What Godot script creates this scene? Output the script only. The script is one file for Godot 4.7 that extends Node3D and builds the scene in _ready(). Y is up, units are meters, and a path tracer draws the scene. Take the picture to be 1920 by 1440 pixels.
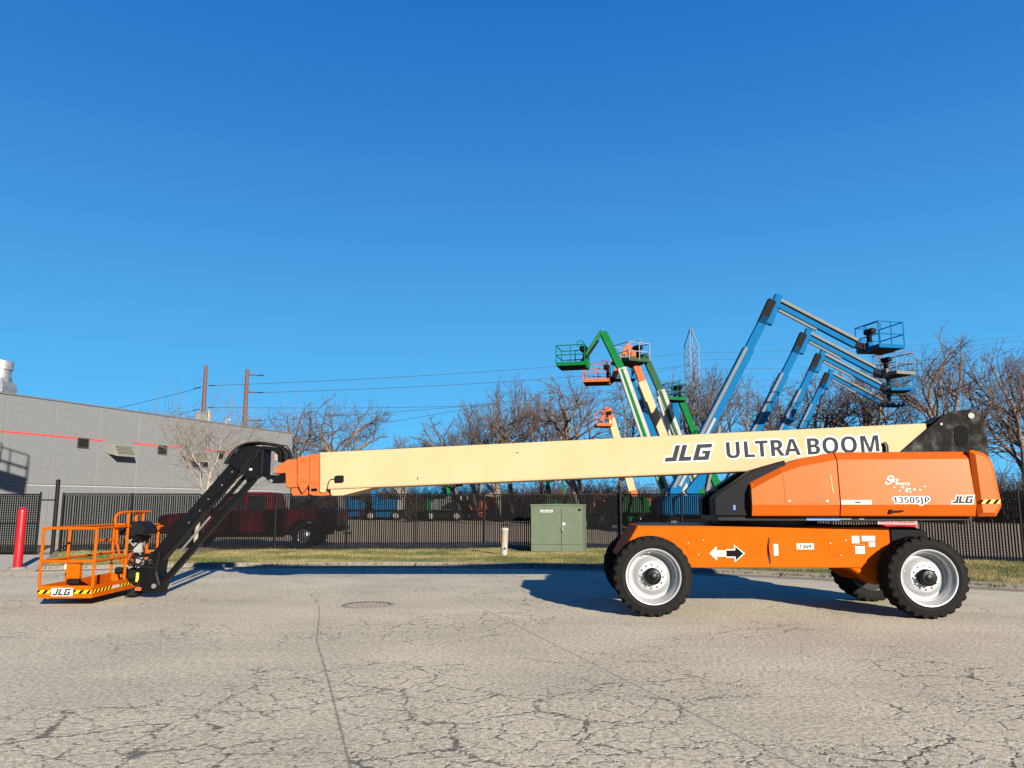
extends Node3D

var M := {}
var taken := {}
var rng := RandomNumberGenerator.new()


# ---------------------------------------------------------------- mesh builder
class Sh:
	var v := PackedVector3Array()
	var n := PackedVector3Array()
	var ix := PackedInt32Array()
	var t := Transform3D()

	func tri(a: Vector3, b: Vector3, c: Vector3, na: Vector3, nb: Vector3, nc: Vector3) -> void:
		var k := v.size()
		a = t * a; b = t * b; c = t * c
		na = (t.basis * na).normalized(); nb = (t.basis * nb).normalized(); nc = (t.basis * nc).normalized()
		v.append(a); v.append(b); v.append(c)
		n.append(na); n.append(nb); n.append(nc)
		ix.append(k)
		if (b - a).cross(c - a).dot(na + nb + nc) > 0.0:
			ix.append(k + 2); ix.append(k + 1)
		else:
			ix.append(k + 1); ix.append(k + 2)

	func quad(a: Vector3, b: Vector3, c: Vector3, d: Vector3, o: Vector3) -> void:
		# flat quad, o = rough outward direction
		var g := (b - a).cross(c - a)
		if g.length() < 1e-12:
			g = (c - a).cross(d - a)
		if g.length() < 1e-12:
			return
		g = g.normalized()
		if g.dot(o) < 0.0:
			g = -g
		tri(a, b, c, g, g, g)
		tri(a, c, d, g, g, g)

	func extr(poly: PackedVector2Array, z0: float, z1: float, bev := 0.0) -> void:
		# polygon in xy pushed along z, chamfered at both ends
		var p := poly
		if Geometry2D.is_polygon_clockwise(p):
			p = p.duplicate(); p.reverse()
		# is_polygon_clockwise works in y-down: make it counter clockwise in y-up
		var area := 0.0
		for i in p.size():
			area += p[i].cross(p[(i + 1) % p.size()])
		if area < 0.0:
			p = p.duplicate(); p.reverse()
		var q := PackedVector2Array()
		var m := p.size()
		for i in m:
			var d0 := (p[i] - p[(i + m - 1) % m]).normalized()
			var d1 := (p[(i + 1) % m] - p[i]).normalized()
			var n0 := Vector2(d0.y, -d0.x); var n1 := Vector2(d1.y, -d1.x)
			var b := n0 + n1
			if b.length() < 0.05:
				b = n1
			var k := b.length_squared() / 2.0
			q.append(p[i] - b / maxf(k, 0.35) * bev)
		var za := minf(z0, z1); var zb := maxf(z0, z1)
		for i in m:
			var j := (i + 1) % m
			var d := (p[j] - p[i]).normalized()
			var o := Vector3(d.y, -d.x, 0)
			quad(Vector3(p[i].x, p[i].y, za + bev), Vector3(p[j].x, p[j].y, za + bev), Vector3(p[j].x, p[j].y, zb - bev), Vector3(p[i].x, p[i].y, zb - bev), o)
			if bev > 0.0:
				quad(Vector3(p[i].x, p[i].y, zb - bev), Vector3(p[j].x, p[j].y, zb - bev), Vector3(q[j].x, q[j].y, zb), Vector3(q[i].x, q[i].y, zb), o + Vector3(0, 0, 1))
				quad(Vector3(p[i].x, p[i].y, za + bev), Vector3(p[j].x, p[j].y, za + bev), Vector3(q[j].x, q[j].y, za), Vector3(q[i].x, q[i].y, za), o - Vector3(0, 0, 1))
		var tr := Geometry2D.triangulate_polygon(q)
		if tr.is_empty():
			tr = Geometry2D.triangulate_polygon(p)
		for i in range(0, tr.size(), 3):
			var a := q[tr[i]]; var b := q[tr[i + 1]]; var c := q[tr[i + 2]]
			tri(Vector3(a.x, a.y, zb), Vector3(b.x, b.y, zb), Vector3(c.x, c.y, zb), Vector3.BACK, Vector3.BACK, Vector3.BACK)
			tri(Vector3(a.x, a.y, za), Vector3(b.x, b.y, za), Vector3(c.x, c.y, za), Vector3.FORWARD, Vector3.FORWARD, Vector3.FORWARD)

	func box(c: Vector3, s: Vector3, bev := 0.0, bas := Basis()) -> void:
		var keep := t
		t = t * Transform3D(bas, c)
		var h := s * 0.5
		var e: float = minf(bev, minf(h.x, minf(h.y, h.z)) * 0.6)
		if e > 0.0:
			extr(PackedVector2Array([Vector2(-h.x + e, -h.y), Vector2(h.x - e, -h.y), Vector2(h.x, -h.y + e), Vector2(h.x, h.y - e), Vector2(h.x - e, h.y), Vector2(-h.x + e, h.y), Vector2(-h.x, h.y - e), Vector2(-h.x, -h.y + e)]), -h.z, h.z, e)
		else:
			for a in 3:
				for s2 in [-1.0, 1.0]:
					var o := Vector3.ZERO; o[a] = s2
					var u := Vector3.ZERO; u[(a + 1) % 3] = h[(a + 1) % 3]
					var w := Vector3.ZERO; w[(a + 2) % 3] = h[(a + 2) % 3]
					var f: Vector3 = o * h[a]
					quad(f - u - w, f + u - w, f + u + w, f - u + w, o)
		t = keep

	func beam(a: Vector3, b: Vector3, w: float, h: float, bev := 0.0, up := Vector3.UP) -> void:
		var d := (b - a).normalized()
		var z := d.cross(up).normalized()
		var y := z.cross(d)
		box((a + b) * 0.5, Vector3(a.distance_to(b), h, w), bev, Basis(d, y, z))

	func tube(pts: Array, rad, sides := 6, caps := true) -> void:
		var m := pts.size()
		var k := v.size()
		var u := Vector3.ZERO
		var tan0 := Vector3.ZERO
		for i in m:
			var d: Vector3
			if i == 0: d = pts[1] - pts[0]
			elif i == m - 1: d = pts[i] - pts[i - 1]
			else: d = (pts[i + 1] - pts[i]).normalized() + (pts[i] - pts[i - 1]).normalized()
			d = d.normalized()
			if i == 0:
				u = d.cross(Vector3.UP if absf(d.y) < 0.9 else Vector3.RIGHT).normalized()
				tan0 = d
			else:
				u = (u - d * u.dot(d)).normalized()
			var w := d.cross(u)
			var r: float = rad[i] if rad is Array else rad
			for j in sides:
				var an := TAU * j / sides
				var o := u * cos(an) + w * sin(an)
				v.append(t * (pts[i] + o * r)); n.append((t.basis * o).normalized())
		for i in m - 1:
			for j in sides:
				var a := k + i * sides + j
				var b := k + i * sides + (j + 1) % sides
				ix.append(a); ix.append(a + sides); ix.append(b)
				ix.append(b); ix.append(a + sides); ix.append(b + sides)
		if caps and sides > 3:
			for e: int in [0, m - 1]:
				var o2: Vector3 = (pts[0] - pts[1]) if e == 0 else (pts[m - 1] - pts[m - 2])
				o2 = (t.basis * o2).normalized()
				var c: int = v.size()
				for j in sides:
					v.append(v[k + e * sides + j]); n.append(o2)
				for j in range(1, sides - 1):
					ix.append(c)
					if e == 0:
						ix.append(c + j); ix.append(c + j + 1)
					else:
						ix.append(c + j + 1); ix.append(c + j)

	func cyl(a: Vector3, b: Vector3, r: float, sides := 16) -> void:
		tube([a, b], r, sides, true)

	func lathe(prof: Array, sides: int, smooth := 0.7) -> void:
		# profile of Vector2(radius, z) turned about the z axis; listed so that the outside lies to the left of travel towards -z ... outward = (dz, -dr) picked by sign below
		var m := prof.size()
		var ns := []
		for i in m - 1:
			var d: Vector2 = (prof[i + 1] - prof[i]).normalized()
			ns.append(Vector2(-d.y, d.x))
		for i in m - 1:
			var n0: Vector2 = ns[i]
			var n1: Vector2 = ns[i]
			if i > 0 and ns[i - 1].dot(ns[i]) > smooth: n0 = (ns[i - 1] + ns[i]).normalized()
			if i < m - 2 and ns[i + 1].dot(ns[i]) > smooth: n1 = (ns[i + 1] + ns[i]).normalized()
			var a: Vector2 = prof[i]; var b: Vector2 = prof[i + 1]
			for j in sides:
				var c0 := cos(TAU * j / sides); var s0 := sin(TAU * j / sides)
				var c1 := cos(TAU * (j + 1) / sides); var s1 := sin(TAU * (j + 1) / sides)
				var A := Vector3(a.x * c0, a.x * s0, a.y); var B := Vector3(a.x * c1, a.x * s1, a.y)
				var C := Vector3(b.x * c1, b.x * s1, b.y); var D := Vector3(b.x * c0, b.x * s0, b.y)
				var nA := Vector3(n0.x * c0, n0.x * s0, n0.y); var nB := Vector3(n0.x * c1, n0.x * s1, n0.y)
				var nC := Vector3(n1.x * c1, n1.x * s1, n1.y); var nD := Vector3(n1.x * c0, n1.x * s0, n1.y)
				if a.x > 0.0001: tri(A, B, C, nA, nB, nC)
				if b.x > 0.0001: tri(A, C, D, nA, nC, nD)

	func loft(secs: Array) -> void:
		# closed polygons of equal count, flat shaded, capped
		var m: int = secs[0].size()
		for i in secs.size() - 1:
			var ca := Vector3.ZERO
			for p in secs[i]: ca += p
			for p in secs[i + 1]: ca += p
			ca /= 2.0 * m
			for j in m:
				var q := (j + 1) % m
				var mid: Vector3 = (secs[i][j] + secs[i][q] + secs[i + 1][q] + secs[i + 1][j]) / 4.0
				quad(secs[i][j], secs[i][q], secs[i + 1][q], secs[i + 1][j], mid - ca)
		for e: int in [0, secs.size() - 1]:
			var o: Vector3 = (secs[e][0] - secs[1 if e == 0 else e - 1][0])
			var ce := Vector3.ZERO
			for p in secs[e]: ce += p
			ce /= m
			for j in m:
				quad(ce, secs[e][j], secs[e][(j + 1) % m], ce, o)

	func mesh() -> ArrayMesh:
		var a := []
		a.resize(Mesh.ARRAY_MAX)
		a[Mesh.ARRAY_VERTEX] = v
		a[Mesh.ARRAY_NORMAL] = n
		a[Mesh.ARRAY_INDEX] = ix
		var o := ArrayMesh.new()
		o.add_surface_from_arrays(Mesh.PRIMITIVE_TRIANGLES, a)
		return o


func sh(t := Transform3D()) -> Sh:
	var s := Sh.new()
	s.t = t
	return s


func V(x: float, y: float, z: float) -> Vector3:
	return Vector3(x, y, z)


func smooth(p: Array, k := 4) -> Array:
	# Catmull-Rom through the points
	var o := []
	for i in p.size() - 1:
		var a: Vector3 = p[maxi(i - 1, 0)]; var b: Vector3 = p[i]; var c: Vector3 = p[i + 1]; var d: Vector3 = p[mini(i + 2, p.size() - 1)]
		for j in k:
			o.append(b.cubic_interpolate(c, a, d, float(j) / k))
	o.append(p[p.size() - 1])
	return o


func poly(a: Array) -> PackedVector2Array:
	var p := PackedVector2Array()
	for i in range(0, a.size(), 2):
		p.append(Vector2(a[i], a[i + 1]))
	return p


# ---------------------------------------------------------------- naming
func numbered(called: String) -> String:
	if not taken.has(called):
		taken[called] = 0
		return called
	taken[called] += 1
	return "%s_%03d" % [called, taken[called]]


func tag(o: Node, label: String, category: String, group := "") -> Node:
	o.set_meta("label", label)
	o.set_meta("category", category)
	if group != "":
		o.set_meta("group", group)
	return o


func thing(called: String, label: String, category: String, at := Vector3.ZERO, turn := 0.0, group := "") -> Node3D:
	var o := Node3D.new()
	o.name = numbered(called)
	add_child(o)
	o.position = at
	o.rotation_degrees.y = turn
	tag(o, label, category, group)
	return o


func part(called: String, s, m: Material, parent: Node3D, label := "") -> MeshInstance3D:
	var o := MeshInstance3D.new()
	o.mesh = s.mesh() if s is Sh else s
	o.material_override = m
	o.name = called if parent != self else numbered(called)
	parent.add_child(o, true)
	if label != "":
		o.set_meta("label", label)
	return o


func node(called: String, parent: Node3D, at := Vector3.ZERO, turn := 0.0) -> Node3D:
	var o := Node3D.new()
	o.name = called
	parent.add_child(o, true)
	o.position = at
	o.rotation_degrees.y = turn
	return o


func struct(called: String, s, m: Material) -> MeshInstance3D:
	var o := part(called, s, m, self)
	o.set_meta("kind", "structure")
	return o


func copy(o: Node3D, called: String, at: Vector3, turn: float, label: String, group: String) -> Node3D:
	var c: Node3D = o.duplicate()
	c.name = numbered(called)
	add_child(c)
	c.position = at
	c.rotation_degrees.y = turn
	c.set_meta("label", label)
	c.set_meta("group", group)
	return c


func lettering(s: String, cap: float, m: Material, parent: Node3D, at: Vector3, bas := Basis(), family := "Droid Sans", bold := true, embolden := 0.0, depth := 0.003, stretch := 1.0) -> MeshInstance3D:
	var f := SystemFont.new()
	f.font_names = PackedStringArray([family])
	f.font_weight = 700 if bold else 400
	var fv := FontVariation.new()
	fv.base_font = f
	if embolden > 0.0: fv.variation_embolden = embolden
	var tm := TextMesh.new()
	tm.text = s
	tm.font = fv
	tm.font_size = 96
	tm.pixel_size = cap / 0.714 / 96.0
	tm.depth = depth
	tm.curve_step = 2.0
	tm.horizontal_alignment = HORIZONTAL_ALIGNMENT_CENTER
	tm.vertical_alignment = VERTICAL_ALIGNMENT_CENTER
	var o := MeshInstance3D.new()
	o.mesh = tm
	o.material_override = m
	o.name = "lettering"
	parent.add_child(o, true)
	o.transform = Transform3D(bas * Basis.from_scale(Vector3(stretch, 1, 1)), at)
	return o


# white rim behind a line of lettering: every outer contour of its glyphs, widened
func letter_rim(s: String, cap: float, rim: float, m: Material, parent: Node3D, at: Vector3, bas := Basis(), family := "Droid Sans", stretch := 1.0) -> void:
	var f := SystemFont.new()
	f.font_names = PackedStringArray([family])
	f.font_weight = 700
	var tl := TextLine.new()
	tl.add_string(s, f, 96)
	var ts := TextServerManager.get_primary_interface()
	var k := cap / 0.714 / 96.0
	var x := -tl.get_line_width() * 0.5
	var b := sh()
	var lay := 0
	# TextMesh centres the whole line box, not the capitals
	var lift := (tl.get_line_descent() - tl.get_line_ascent()) * 0.5 * k
	for g in ts.shaped_text_get_glyphs(tl.get_rid()):
		var d: Dictionary = ts.font_get_glyph_contours(g.font_rid, 96, g.index)
		var from := 0
		for end in d.get("contours", PackedInt32Array()):
			var p := PackedVector2Array()
			var n: int = end - from + 1
			for i in n:
				var c: Vector3 = d.points[from + i]
				var nx: Vector3 = d.points[from + (i + 1) % n]
				var pv: Vector3 = d.points[from + (i + n - 1) % n]
				if int(c.z) == 1:
					p.append(Vector2(c.x, c.y))
				else:
					var a := Vector2(pv.x, pv.y) if int(pv.z) == 1 else Vector2(pv.x + c.x, pv.y + c.y) * 0.5
					var e := Vector2(nx.x, nx.y) if int(nx.z) == 1 else Vector2(nx.x + c.x, nx.y + c.y) * 0.5
					for j in 4:
						var t := (j + 1) / 5.0
						p.append(a.lerp(Vector2(c.x, c.y), t).lerp(Vector2(c.x, c.y).lerp(e, t), t))
			from = end + 1
			for i in p.size():
				p[i] = Vector2((x + g.offset.x + p[i].x) * k * stretch, -p[i].y * k + lift)
			if Geometry2D.is_polygon_clockwise(p): p.reverse()
			for q in Geometry2D.offset_polygon(p, rim, Geometry2D.JOIN_ROUND):
				if not Geometry2D.is_polygon_clockwise(q):
					b.extr(q, 0.0, 0.0012 + 0.0003 * (lay % 3))
			lay += 1
		x += g.advance
	var o := part("lettering_rim", b, m, parent)
	o.transform = Transform3D(bas, at)


# slanted block logo of three letters: dark face on a white rim
func logo(cap: float, width: float, parent: Node3D, at: Vector3, bas := Basis(), rim := 0.1) -> void:
	var J := [0.42, 1.0, 0.72, 1.0, 0.72, 0.0, 0.0, 0.0, 0.0, 0.26, 0.42, 0.26]
	var L := [0.86, 1.0, 1.16, 1.0, 1.16, 0.26, 1.62, 0.26, 1.62, 0.0, 0.86, 0.0]
	var G := [1.76, 0.0, 2.72, 0.0, 2.72, 0.58, 2.22, 0.58, 2.22, 0.4, 2.42, 0.4, 2.42, 0.24, 2.06, 0.24, 2.06, 0.76, 2.72, 0.76, 2.72, 1.0, 1.76, 1.0]
	var dark := sh(); var pale := sh()
	var sx := width / 3.05
	for a in [J, L, G]:
		var p := PackedVector2Array()
		for i in range(0, a.size(), 2):
			p.append(Vector2((a[i] + 0.33 * a[i + 1]) * sx, a[i + 1] * cap) - Vector2(width * 0.5, cap * 0.5))
		dark.extr(p, 0.003, 0.005)
		if Geometry2D.is_polygon_clockwise(p): p.reverse()
		for q in Geometry2D.offset_polygon(p, rim * cap, Geometry2D.JOIN_MITER):
			if not Geometry2D.is_polygon_clockwise(q):
				pale.extr(q, 0.0005 + 0.0004 * (a.size() % 5), 0.0025)
	var o := part("logo_rim", pale, M.decal_white, parent)
	o.transform = Transform3D(bas, at)
	o = part("logo", dark, M.decal_dark, parent)
	o.transform = Transform3D(bas, at)


# ---------------------------------------------------------------- textures and materials
func noise(kind: int, freq: float, oct: int, seed_: int, warp := 0.0) -> FastNoiseLite:
	var f := FastNoiseLite.new()
	f.noise_type = kind
	f.frequency = freq
	f.seed = seed_
	f.fractal_type = FastNoiseLite.FRACTAL_FBM if oct > 1 else FastNoiseLite.FRACTAL_NONE
	f.fractal_octaves = oct
	if warp > 0.0:
		f.domain_warp_enabled = true
		f.domain_warp_amplitude = warp
		f.domain_warp_frequency = freq * 2.0
		f.domain_warp_fractal_octaves = 3
	return f


func tex_noise(size: int, freq: float, oct: int, seed_: int, lo: Color, hi: Color, gamma := 1.0, kind := FastNoiseLite.TYPE_SIMPLEX_SMOOTH) -> ImageTexture:
	# colours are linear values
	var im := noise(kind, freq, oct, seed_).get_seamless_image(size, size)
	var b := im.get_data()
	var lut := []
	for i in 256:
		var c := lo.lerp(hi, pow(i / 255.0, gamma)).linear_to_srgb()
		lut.append([int(c.r * 255), int(c.g * 255), int(c.b * 255)])
	var o := PackedByteArray()
	o.resize(size * size * 3)
	var k := 0
	for i in size * size:
		var l: Array = lut[b[i]]
		o[k] = l[0]; o[k + 1] = l[1]; o[k + 2] = l[2]
		k += 3
	return ImageTexture.create_from_image(Image.create_from_data(size, size, false, Image.FORMAT_RGB8, o))


func std(c: Color, rough: float, metal := 0.0, tex: Texture2D = null, scale_ := 1.0, world := false) -> StandardMaterial3D:
	var m := StandardMaterial3D.new()
	m.albedo_color = c.linear_to_srgb()
	m.roughness = rough
	m.metallic = metal
	if tex:
		m.albedo_texture = tex
		m.uv1_triplanar = true
		m.uv1_world_triplanar = world
		m.uv1_scale = Vector3.ONE * scale_
	return m


func C(r: float, g: float, b: float) -> Color:
	return Color(r, g, b)


func make_materials() -> void:
	var grime := tex_noise(512, 0.012, 5, 3, C(0.80, 0.79, 0.78), C(1, 1, 1), 0.6)
	var speck := tex_noise(512, 0.09, 4, 5, C(0.72, 0.72, 0.72), C(1, 1, 1), 0.8)
	var streak := tex_noise(256, 0.03, 5, 9, C(0.55, 0.55, 0.55), C(1, 1, 1), 0.9)
	var rough_tex := tex_noise(256, 0.02, 4, 13, C(0.10, 0.10, 0.10), C(0.32, 0.32, 0.32))
	M.grime = grime; M.speck = speck
	for e in [["orange", C(0.33, 0.060, 0.0016), 0.55, 0.1], ["cream", C(0.292, 0.224, 0.130), 0.55, 0.15], ["black_paint", C(0.00218, 0.00218, 0.00245), 0.42, 0.3], ["blue", C(0.0012, 0.068, 0.175), 0.7, 0.15], ["green", C(0.00204, 0.0783, 0.0204), 0.7, 0.15], ["green_dark", C(0.0163, 0.051, 0.0272), 0.7, 0.15], ["white_paint", C(0.225, 0.218, 0.197), 0.6, 0.2], ["grey_paint", C(0.102, 0.105, 0.105), 0.6, 0.2], ["red_paint", C(0.245, 0.00476, 0.00817), 0.33, 0.4], ["truck_red", C(0.0885, 0.00272, 0.00544), 0.3, 0.4], ["cabinet", C(0.078, 0.099, 0.069), 0.7, 0.2], ["coral", C(0.286, 0.0715, 0.0218), 0.6, 0.2], ["jib_green", C(0.00204, 0.0681, 0.0204), 0.6, 0.2], ["charcoal", C(0.00817, 0.00817, 0.00953), 0.6, 0.1]]:
		var m := std(e[1], e[2], 0.0, grime, 0.35)
		m.metallic_specular = e[3]
		M[e[0]] = m
	M.cream.albedo_texture = tex_noise(256, 0.012, 4, 4, C(0.93, 0.92, 0.90), C(1, 1, 1), 0.6)
	# glossy hoods
	M.hood = std(C(0.325, 0.060, 0.004), 0.42, 0.0, grime, 0.25)
	M.hood.metallic_specular = 0.26
	# scuffed steel plate at the boom's rear: old black paint rubbed grey
	var scuff := tex_noise(512, 0.009, 5, 31, C(0.003, 0.003, 0.003), C(0.06, 0.06, 0.058), 3.4)
	M.scuffed = std(C(1, 1, 1), 0.6, 0.0, scuff, 0.9)
	M.scuffed.metallic_specular = 0.15
	M.rubber = std(C(0.0108, 0.0104, 0.00996), 0.85, 0.0, speck, 1.2)
	M.rubber.metallic_specular = 0.15
	M.rim = std(C(0.31, 0.317, 0.33), 0.4, 0.45, grime, 1.0)
	M.steel = std(C(0.45, 0.46, 0.47), 0.34, 0.85, streak, 0.8)
	M.galvanised = std(C(0.36, 0.37, 0.38), 0.5, 0.7, streak, 0.6)
	M.glass_dark = std(C(0.00996, 0.0116, 0.0133), 0.06)
	M.plastic_black = std(C(0.00581, 0.00622, 0.00747), 0.5, 0.0, grime, 1.0)
	M.plastic_black.metallic_specular = 0.18
	M.plastic_grey = std(C(0.158, 0.158, 0.149), 0.6, 0.0, grime, 1.0)
	M.decal_white = std(C(0.332, 0.324, 0.307), 0.5)
	M.decal_dark = std(C(0.0232, 0.0266, 0.0315), 0.6)
	M.decal_dark.metallic_specular = 0.1
	M.decal_black = std(C(0.00415, 0.00415, 0.00498), 0.6)
	M.decal_black.metallic_specular = 0.1
	M.decal_yellow = std(C(0.598, 0.349, 0.0083), 0.45)
	M.decal_lime = std(C(0.457, 0.622, 0.0166), 0.45)
	M.decal_red = std(C(0.415, 0.0166, 0.0249), 0.5)
	M.decal_blue = std(C(0.0249, 0.0996, 0.29), 0.5)
	M.tail_red = std(C(0.29, 0.0166, 0.0124), 0.2)
	# building: sand-finished painted precast
	M.precast = std(C(1, 1, 1), 0.9, 0.0, tex_noise(512, 0.02, 6, 41, C(0.093, 0.0979, 0.101), C(0.113, 0.118, 0.121)), 0.4)
	M.caulk = std(C(0.249, 0.253, 0.249), 0.85)
	M.stripe = std(C(0.349, 0.0291, 0.0249), 0.7)
	M.louvre = std(C(0.0249, 0.0249, 0.0232), 0.6)
	M.vent_tan = std(C(0.133, 0.129, 0.104), 0.6, 0.0, grime, 1.0)
	M.concrete = std(C(1, 1, 1), 0.92, 0.0, tex_noise(512, 0.03, 6, 43, C(0.22, 0.20, 0.165), C(0.34, 0.31, 0.26)), 0.5, true)
	M.kerb = std(C(1, 1, 1), 0.92, 0.0, tex_noise(512, 0.03, 6, 44, C(0.085, 0.075, 0.058), C(0.165, 0.147, 0.117)), 0.7, true)
	M.yard = std(C(1, 1, 1), 0.95, 0.0, tex_noise(1024, 0.02, 6, 47, C(0.22, 0.168, 0.105), C(0.35, 0.275, 0.178)), 0.12, true)
	M.turf = std(C(1, 1, 1), 0.95, 0.0, tex_noise(1024, 0.025, 6, 53, C(0.035, 0.045, 0.012), C(0.12, 0.105, 0.04)), 0.35, true)
	M.field = std(C(1, 1, 1), 0.95, 0.0, tex_noise(512, 0.02, 5, 59, C(0.0415, 0.0373, 0.0208), C(0.124, 0.0996, 0.0581)), 0.05, true)
	M.mulch = std(C(1, 1, 1), 0.95, 0.0, tex_noise(256, 0.06, 4, 61, C(0.0249, 0.0149, 0.00996), C(0.0996, 0.0622, 0.0415)), 1.0, true)
	M.bark_dark = std(C(1, 1, 1), 0.9, 0.0, tex_noise(256, 0.05, 5, 67, C(0.045, 0.034, 0.027), C(0.135, 0.108, 0.086)), 0.8)
	M.bark_twig = std(C(0.075, 0.056, 0.047), 0.95)
	M.bark_twig.metallic_specular = 0.1
	M.bark_pale = std(C(1, 1, 1), 0.9, 0.0, tex_noise(256, 0.06, 5, 71, C(0.108, 0.0871, 0.0706), C(0.249, 0.212, 0.174)), 1.6)
	M.twig_pale = std(C(0.108, 0.0871, 0.0706), 0.9)
	M.brush = std(C(0.0622, 0.0432, 0.0315), 0.95)
	M.brush_red = std(C(0.083, 0.0415, 0.0332), 0.95)
	M.slat = std(C(0.00415, 0.00415, 0.00456), 0.8)
	M.slat.metallic_specular = 0.1
	M.fence_metal = std(C(0.00415, 0.00415, 0.00456), 0.6)
	M.fence_metal.metallic_specular = 0.25
	M.corten = std(C(1, 1, 1), 0.8, 0.0, tex_noise(256, 0.03, 4, 73, C(0.0415, 0.0166, 0.0124), C(0.0996, 0.0415, 0.0291)), 0.5)
	M.wire = std(C(0.0249, 0.0332, 0.0498), 0.6)
	M.tower_steel = std(C(0.133, 0.141, 0.154), 0.7)
	M.iron = std(C(0.16, 0.14, 0.118), 0.75, 0.0, speck, 2.0)
	M.blade = std(C(1, 1, 1), 0.8)
	M.blade.vertex_color_use_as_albedo = true
	M.blade.cull_mode = BaseMaterial3D.CULL_DISABLED


# weathered pale asphalt: crazed with alligator cracks, two sawn joints, tyre smudges
const LOT_W := 20.0
const LOT_D := 15.0
const LOT_X := -10.0
const LOT_Z := -17.5


func make_asphalt() -> StandardMaterial3D:
	var w := 2048; var h := 1536
	var big := noise(FastNoiseLite.TYPE_CELLULAR, 0.011, 1, 11, 26.0)
	big.cellular_return_type = FastNoiseLite.RETURN_DISTANCE2_SUB
	big.cellular_jitter = 1.0
	var small := noise(FastNoiseLite.TYPE_CELLULAR, 0.034, 1, 12, 12.0)
	small.cellular_return_type = FastNoiseLite.RETURN_DISTANCE2_SUB
	small.cellular_jitter = 1.0
	var A := big.get_image(w, h).get_data()
	var B := small.get_image(w, h).get_data()
	var K := noise(FastNoiseLite.TYPE_SIMPLEX_SMOOTH, 0.0035, 3, 15).get_image(w, h).get_data()
	var S := noise(FastNoiseLite.TYPE_SIMPLEX_SMOOTH, 0.004, 6, 17).get_image(w, h).get_data()
	var G := noise(FastNoiseLite.TYPE_SIMPLEX_SMOOTH, 0.16, 3, 19).get_image(w, h).get_data()
	var smear := noise(FastNoiseLite.TYPE_SIMPLEX_SMOOTH, 0.03, 4, 21).get_image(w / 16, h).get_data()
	var br := noise(FastNoiseLite.TYPE_SIMPLEX_SMOOTH, 0.05, 2, 23).get_image(w, h).get_data()
	var sw := w / 16
	# joints as world polylines, turned into a row -> column table
	var joints := [[-3.35, -12.85, -3.05, -12.8, -2.75, -11.6, -2.3, -9.6, -1.62, -7.3, -0.985, -5.07, -0.3, -2.7], [-0.95, -14.1, 1.58, -5.62, 2.5, -2.6]]
	var jc := []
	for j in joints:
		var row := PackedFloat32Array(); row.resize(h); row.fill(-99.0)
		for i in range(0, j.size() - 2, 2):
			for y in h:
				var z: float = LOT_Z + (y + 0.5) / h * LOT_D
				if (z - j[i + 1]) * (z - j[i + 3]) <= 0.0 and j[i + 1] != j[i + 3]:
					var x: float = lerpf(j[i], j[i + 2], (z - j[i + 1]) / (j[i + 3] - j[i + 1]))
					row[y] = (x - LOT_X) / LOT_W * w
		jc.append(row)
	var alb := PackedByteArray(); alb.resize(w * h * 3)
	var hgt := PackedByteArray(); hgt.resize(w * h)
	var lut := PackedByteArray(); lut.resize(1024)
	for i in 1024:
		lut[i] = int(Color(i / 1023.0, 0, 0).linear_to_srgb().r * 255.0)
	for y in h:
		var z: float = LOT_Z + (y + 0.5) / h * LOT_D
		# how crazed the lot is here: worst in the corner by the camera, where zoomed views show most cracks
		var near := smoothstep(-9.5, -5.0, z)
		var q0: float = jc[0][y]; var q1: float = jc[1][y]
		var o := y * w
		var so := y * sw
		for x in w:
			var k := o + x
			var m := smoothstep(0.22, 0.8, K[k] / 255.0)
			var crazed := near * 0.8 + m * 0.95 - 0.66 - maxf(0.0, (x - 1180) * 0.0004)
			var br_ := br[k] * 0.004
			var ta := (3.2 + 5.0 * near) * (0.35 + br_ * 0.65) * (0.2 + m * 1.1)
			var tb := minf(crazed * 34.0, 8.5) * (0.45 + br_ * 0.55)
			var cr := 0.0
			if A[k] < ta: cr = clampf((ta - A[k]) * 0.45, 0.0, 0.9)
			if tb > 0.5 and B[k] < tb: cr = maxf(cr, clampf((tb - B[k]) * 0.3, 0.0, 0.95))
			var dj := minf(absf(x - q0), absf(x - q1) * 1.1)
			if dj < 1.1: cr = maxf(cr, 0.75 - dj * 0.4)
			var g := G[k] / 255.0 - 0.5
			var tone := 0.505 * (0.86 + 0.30 * S[k] / 255.0) * (1.0 + g * 1.0) * (0.93 + 0.12 * smear[so + (x >> 4)] / 255.0)
			tone = tone * (1.0 - cr * 0.80)
			var c := int(clampf(tone, 0.0, 0.93) * 1023.0)
			alb[k * 3] = lut[c]
			alb[k * 3 + 1] = lut[int(c * 0.895)]
			alb[k * 3 + 2] = lut[int(c * 0.655)]
			hgt[k] = int(clampf(190.0 + g * 70.0 - cr * 170.0, 0.0, 255.0))
	var m2 := StandardMaterial3D.new()
	m2.albedo_texture = ImageTexture.create_from_image(Image.create_from_data(w, h, false, Image.FORMAT_RGB8, alb))
	m2.roughness = 0.92
	m2.heightmap_enabled = true
	m2.heightmap_scale = 0.9
	m2.heightmap_texture = ImageTexture.create_from_image(Image.create_from_data(w, h, false, Image.FORMAT_L8, hgt))
	m2.detail_enabled = true
	m2.detail_blend_mode = BaseMaterial3D.BLEND_MODE_MUL
	m2.detail_uv_layer = BaseMaterial3D.DETAIL_UV_2
	m2.detail_albedo = tex_noise(512, 0.22, 2, 77, C(0.08, 0.08, 0.08), C(1.0, 1.0, 1.0), 0.75)
	return m2


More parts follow.
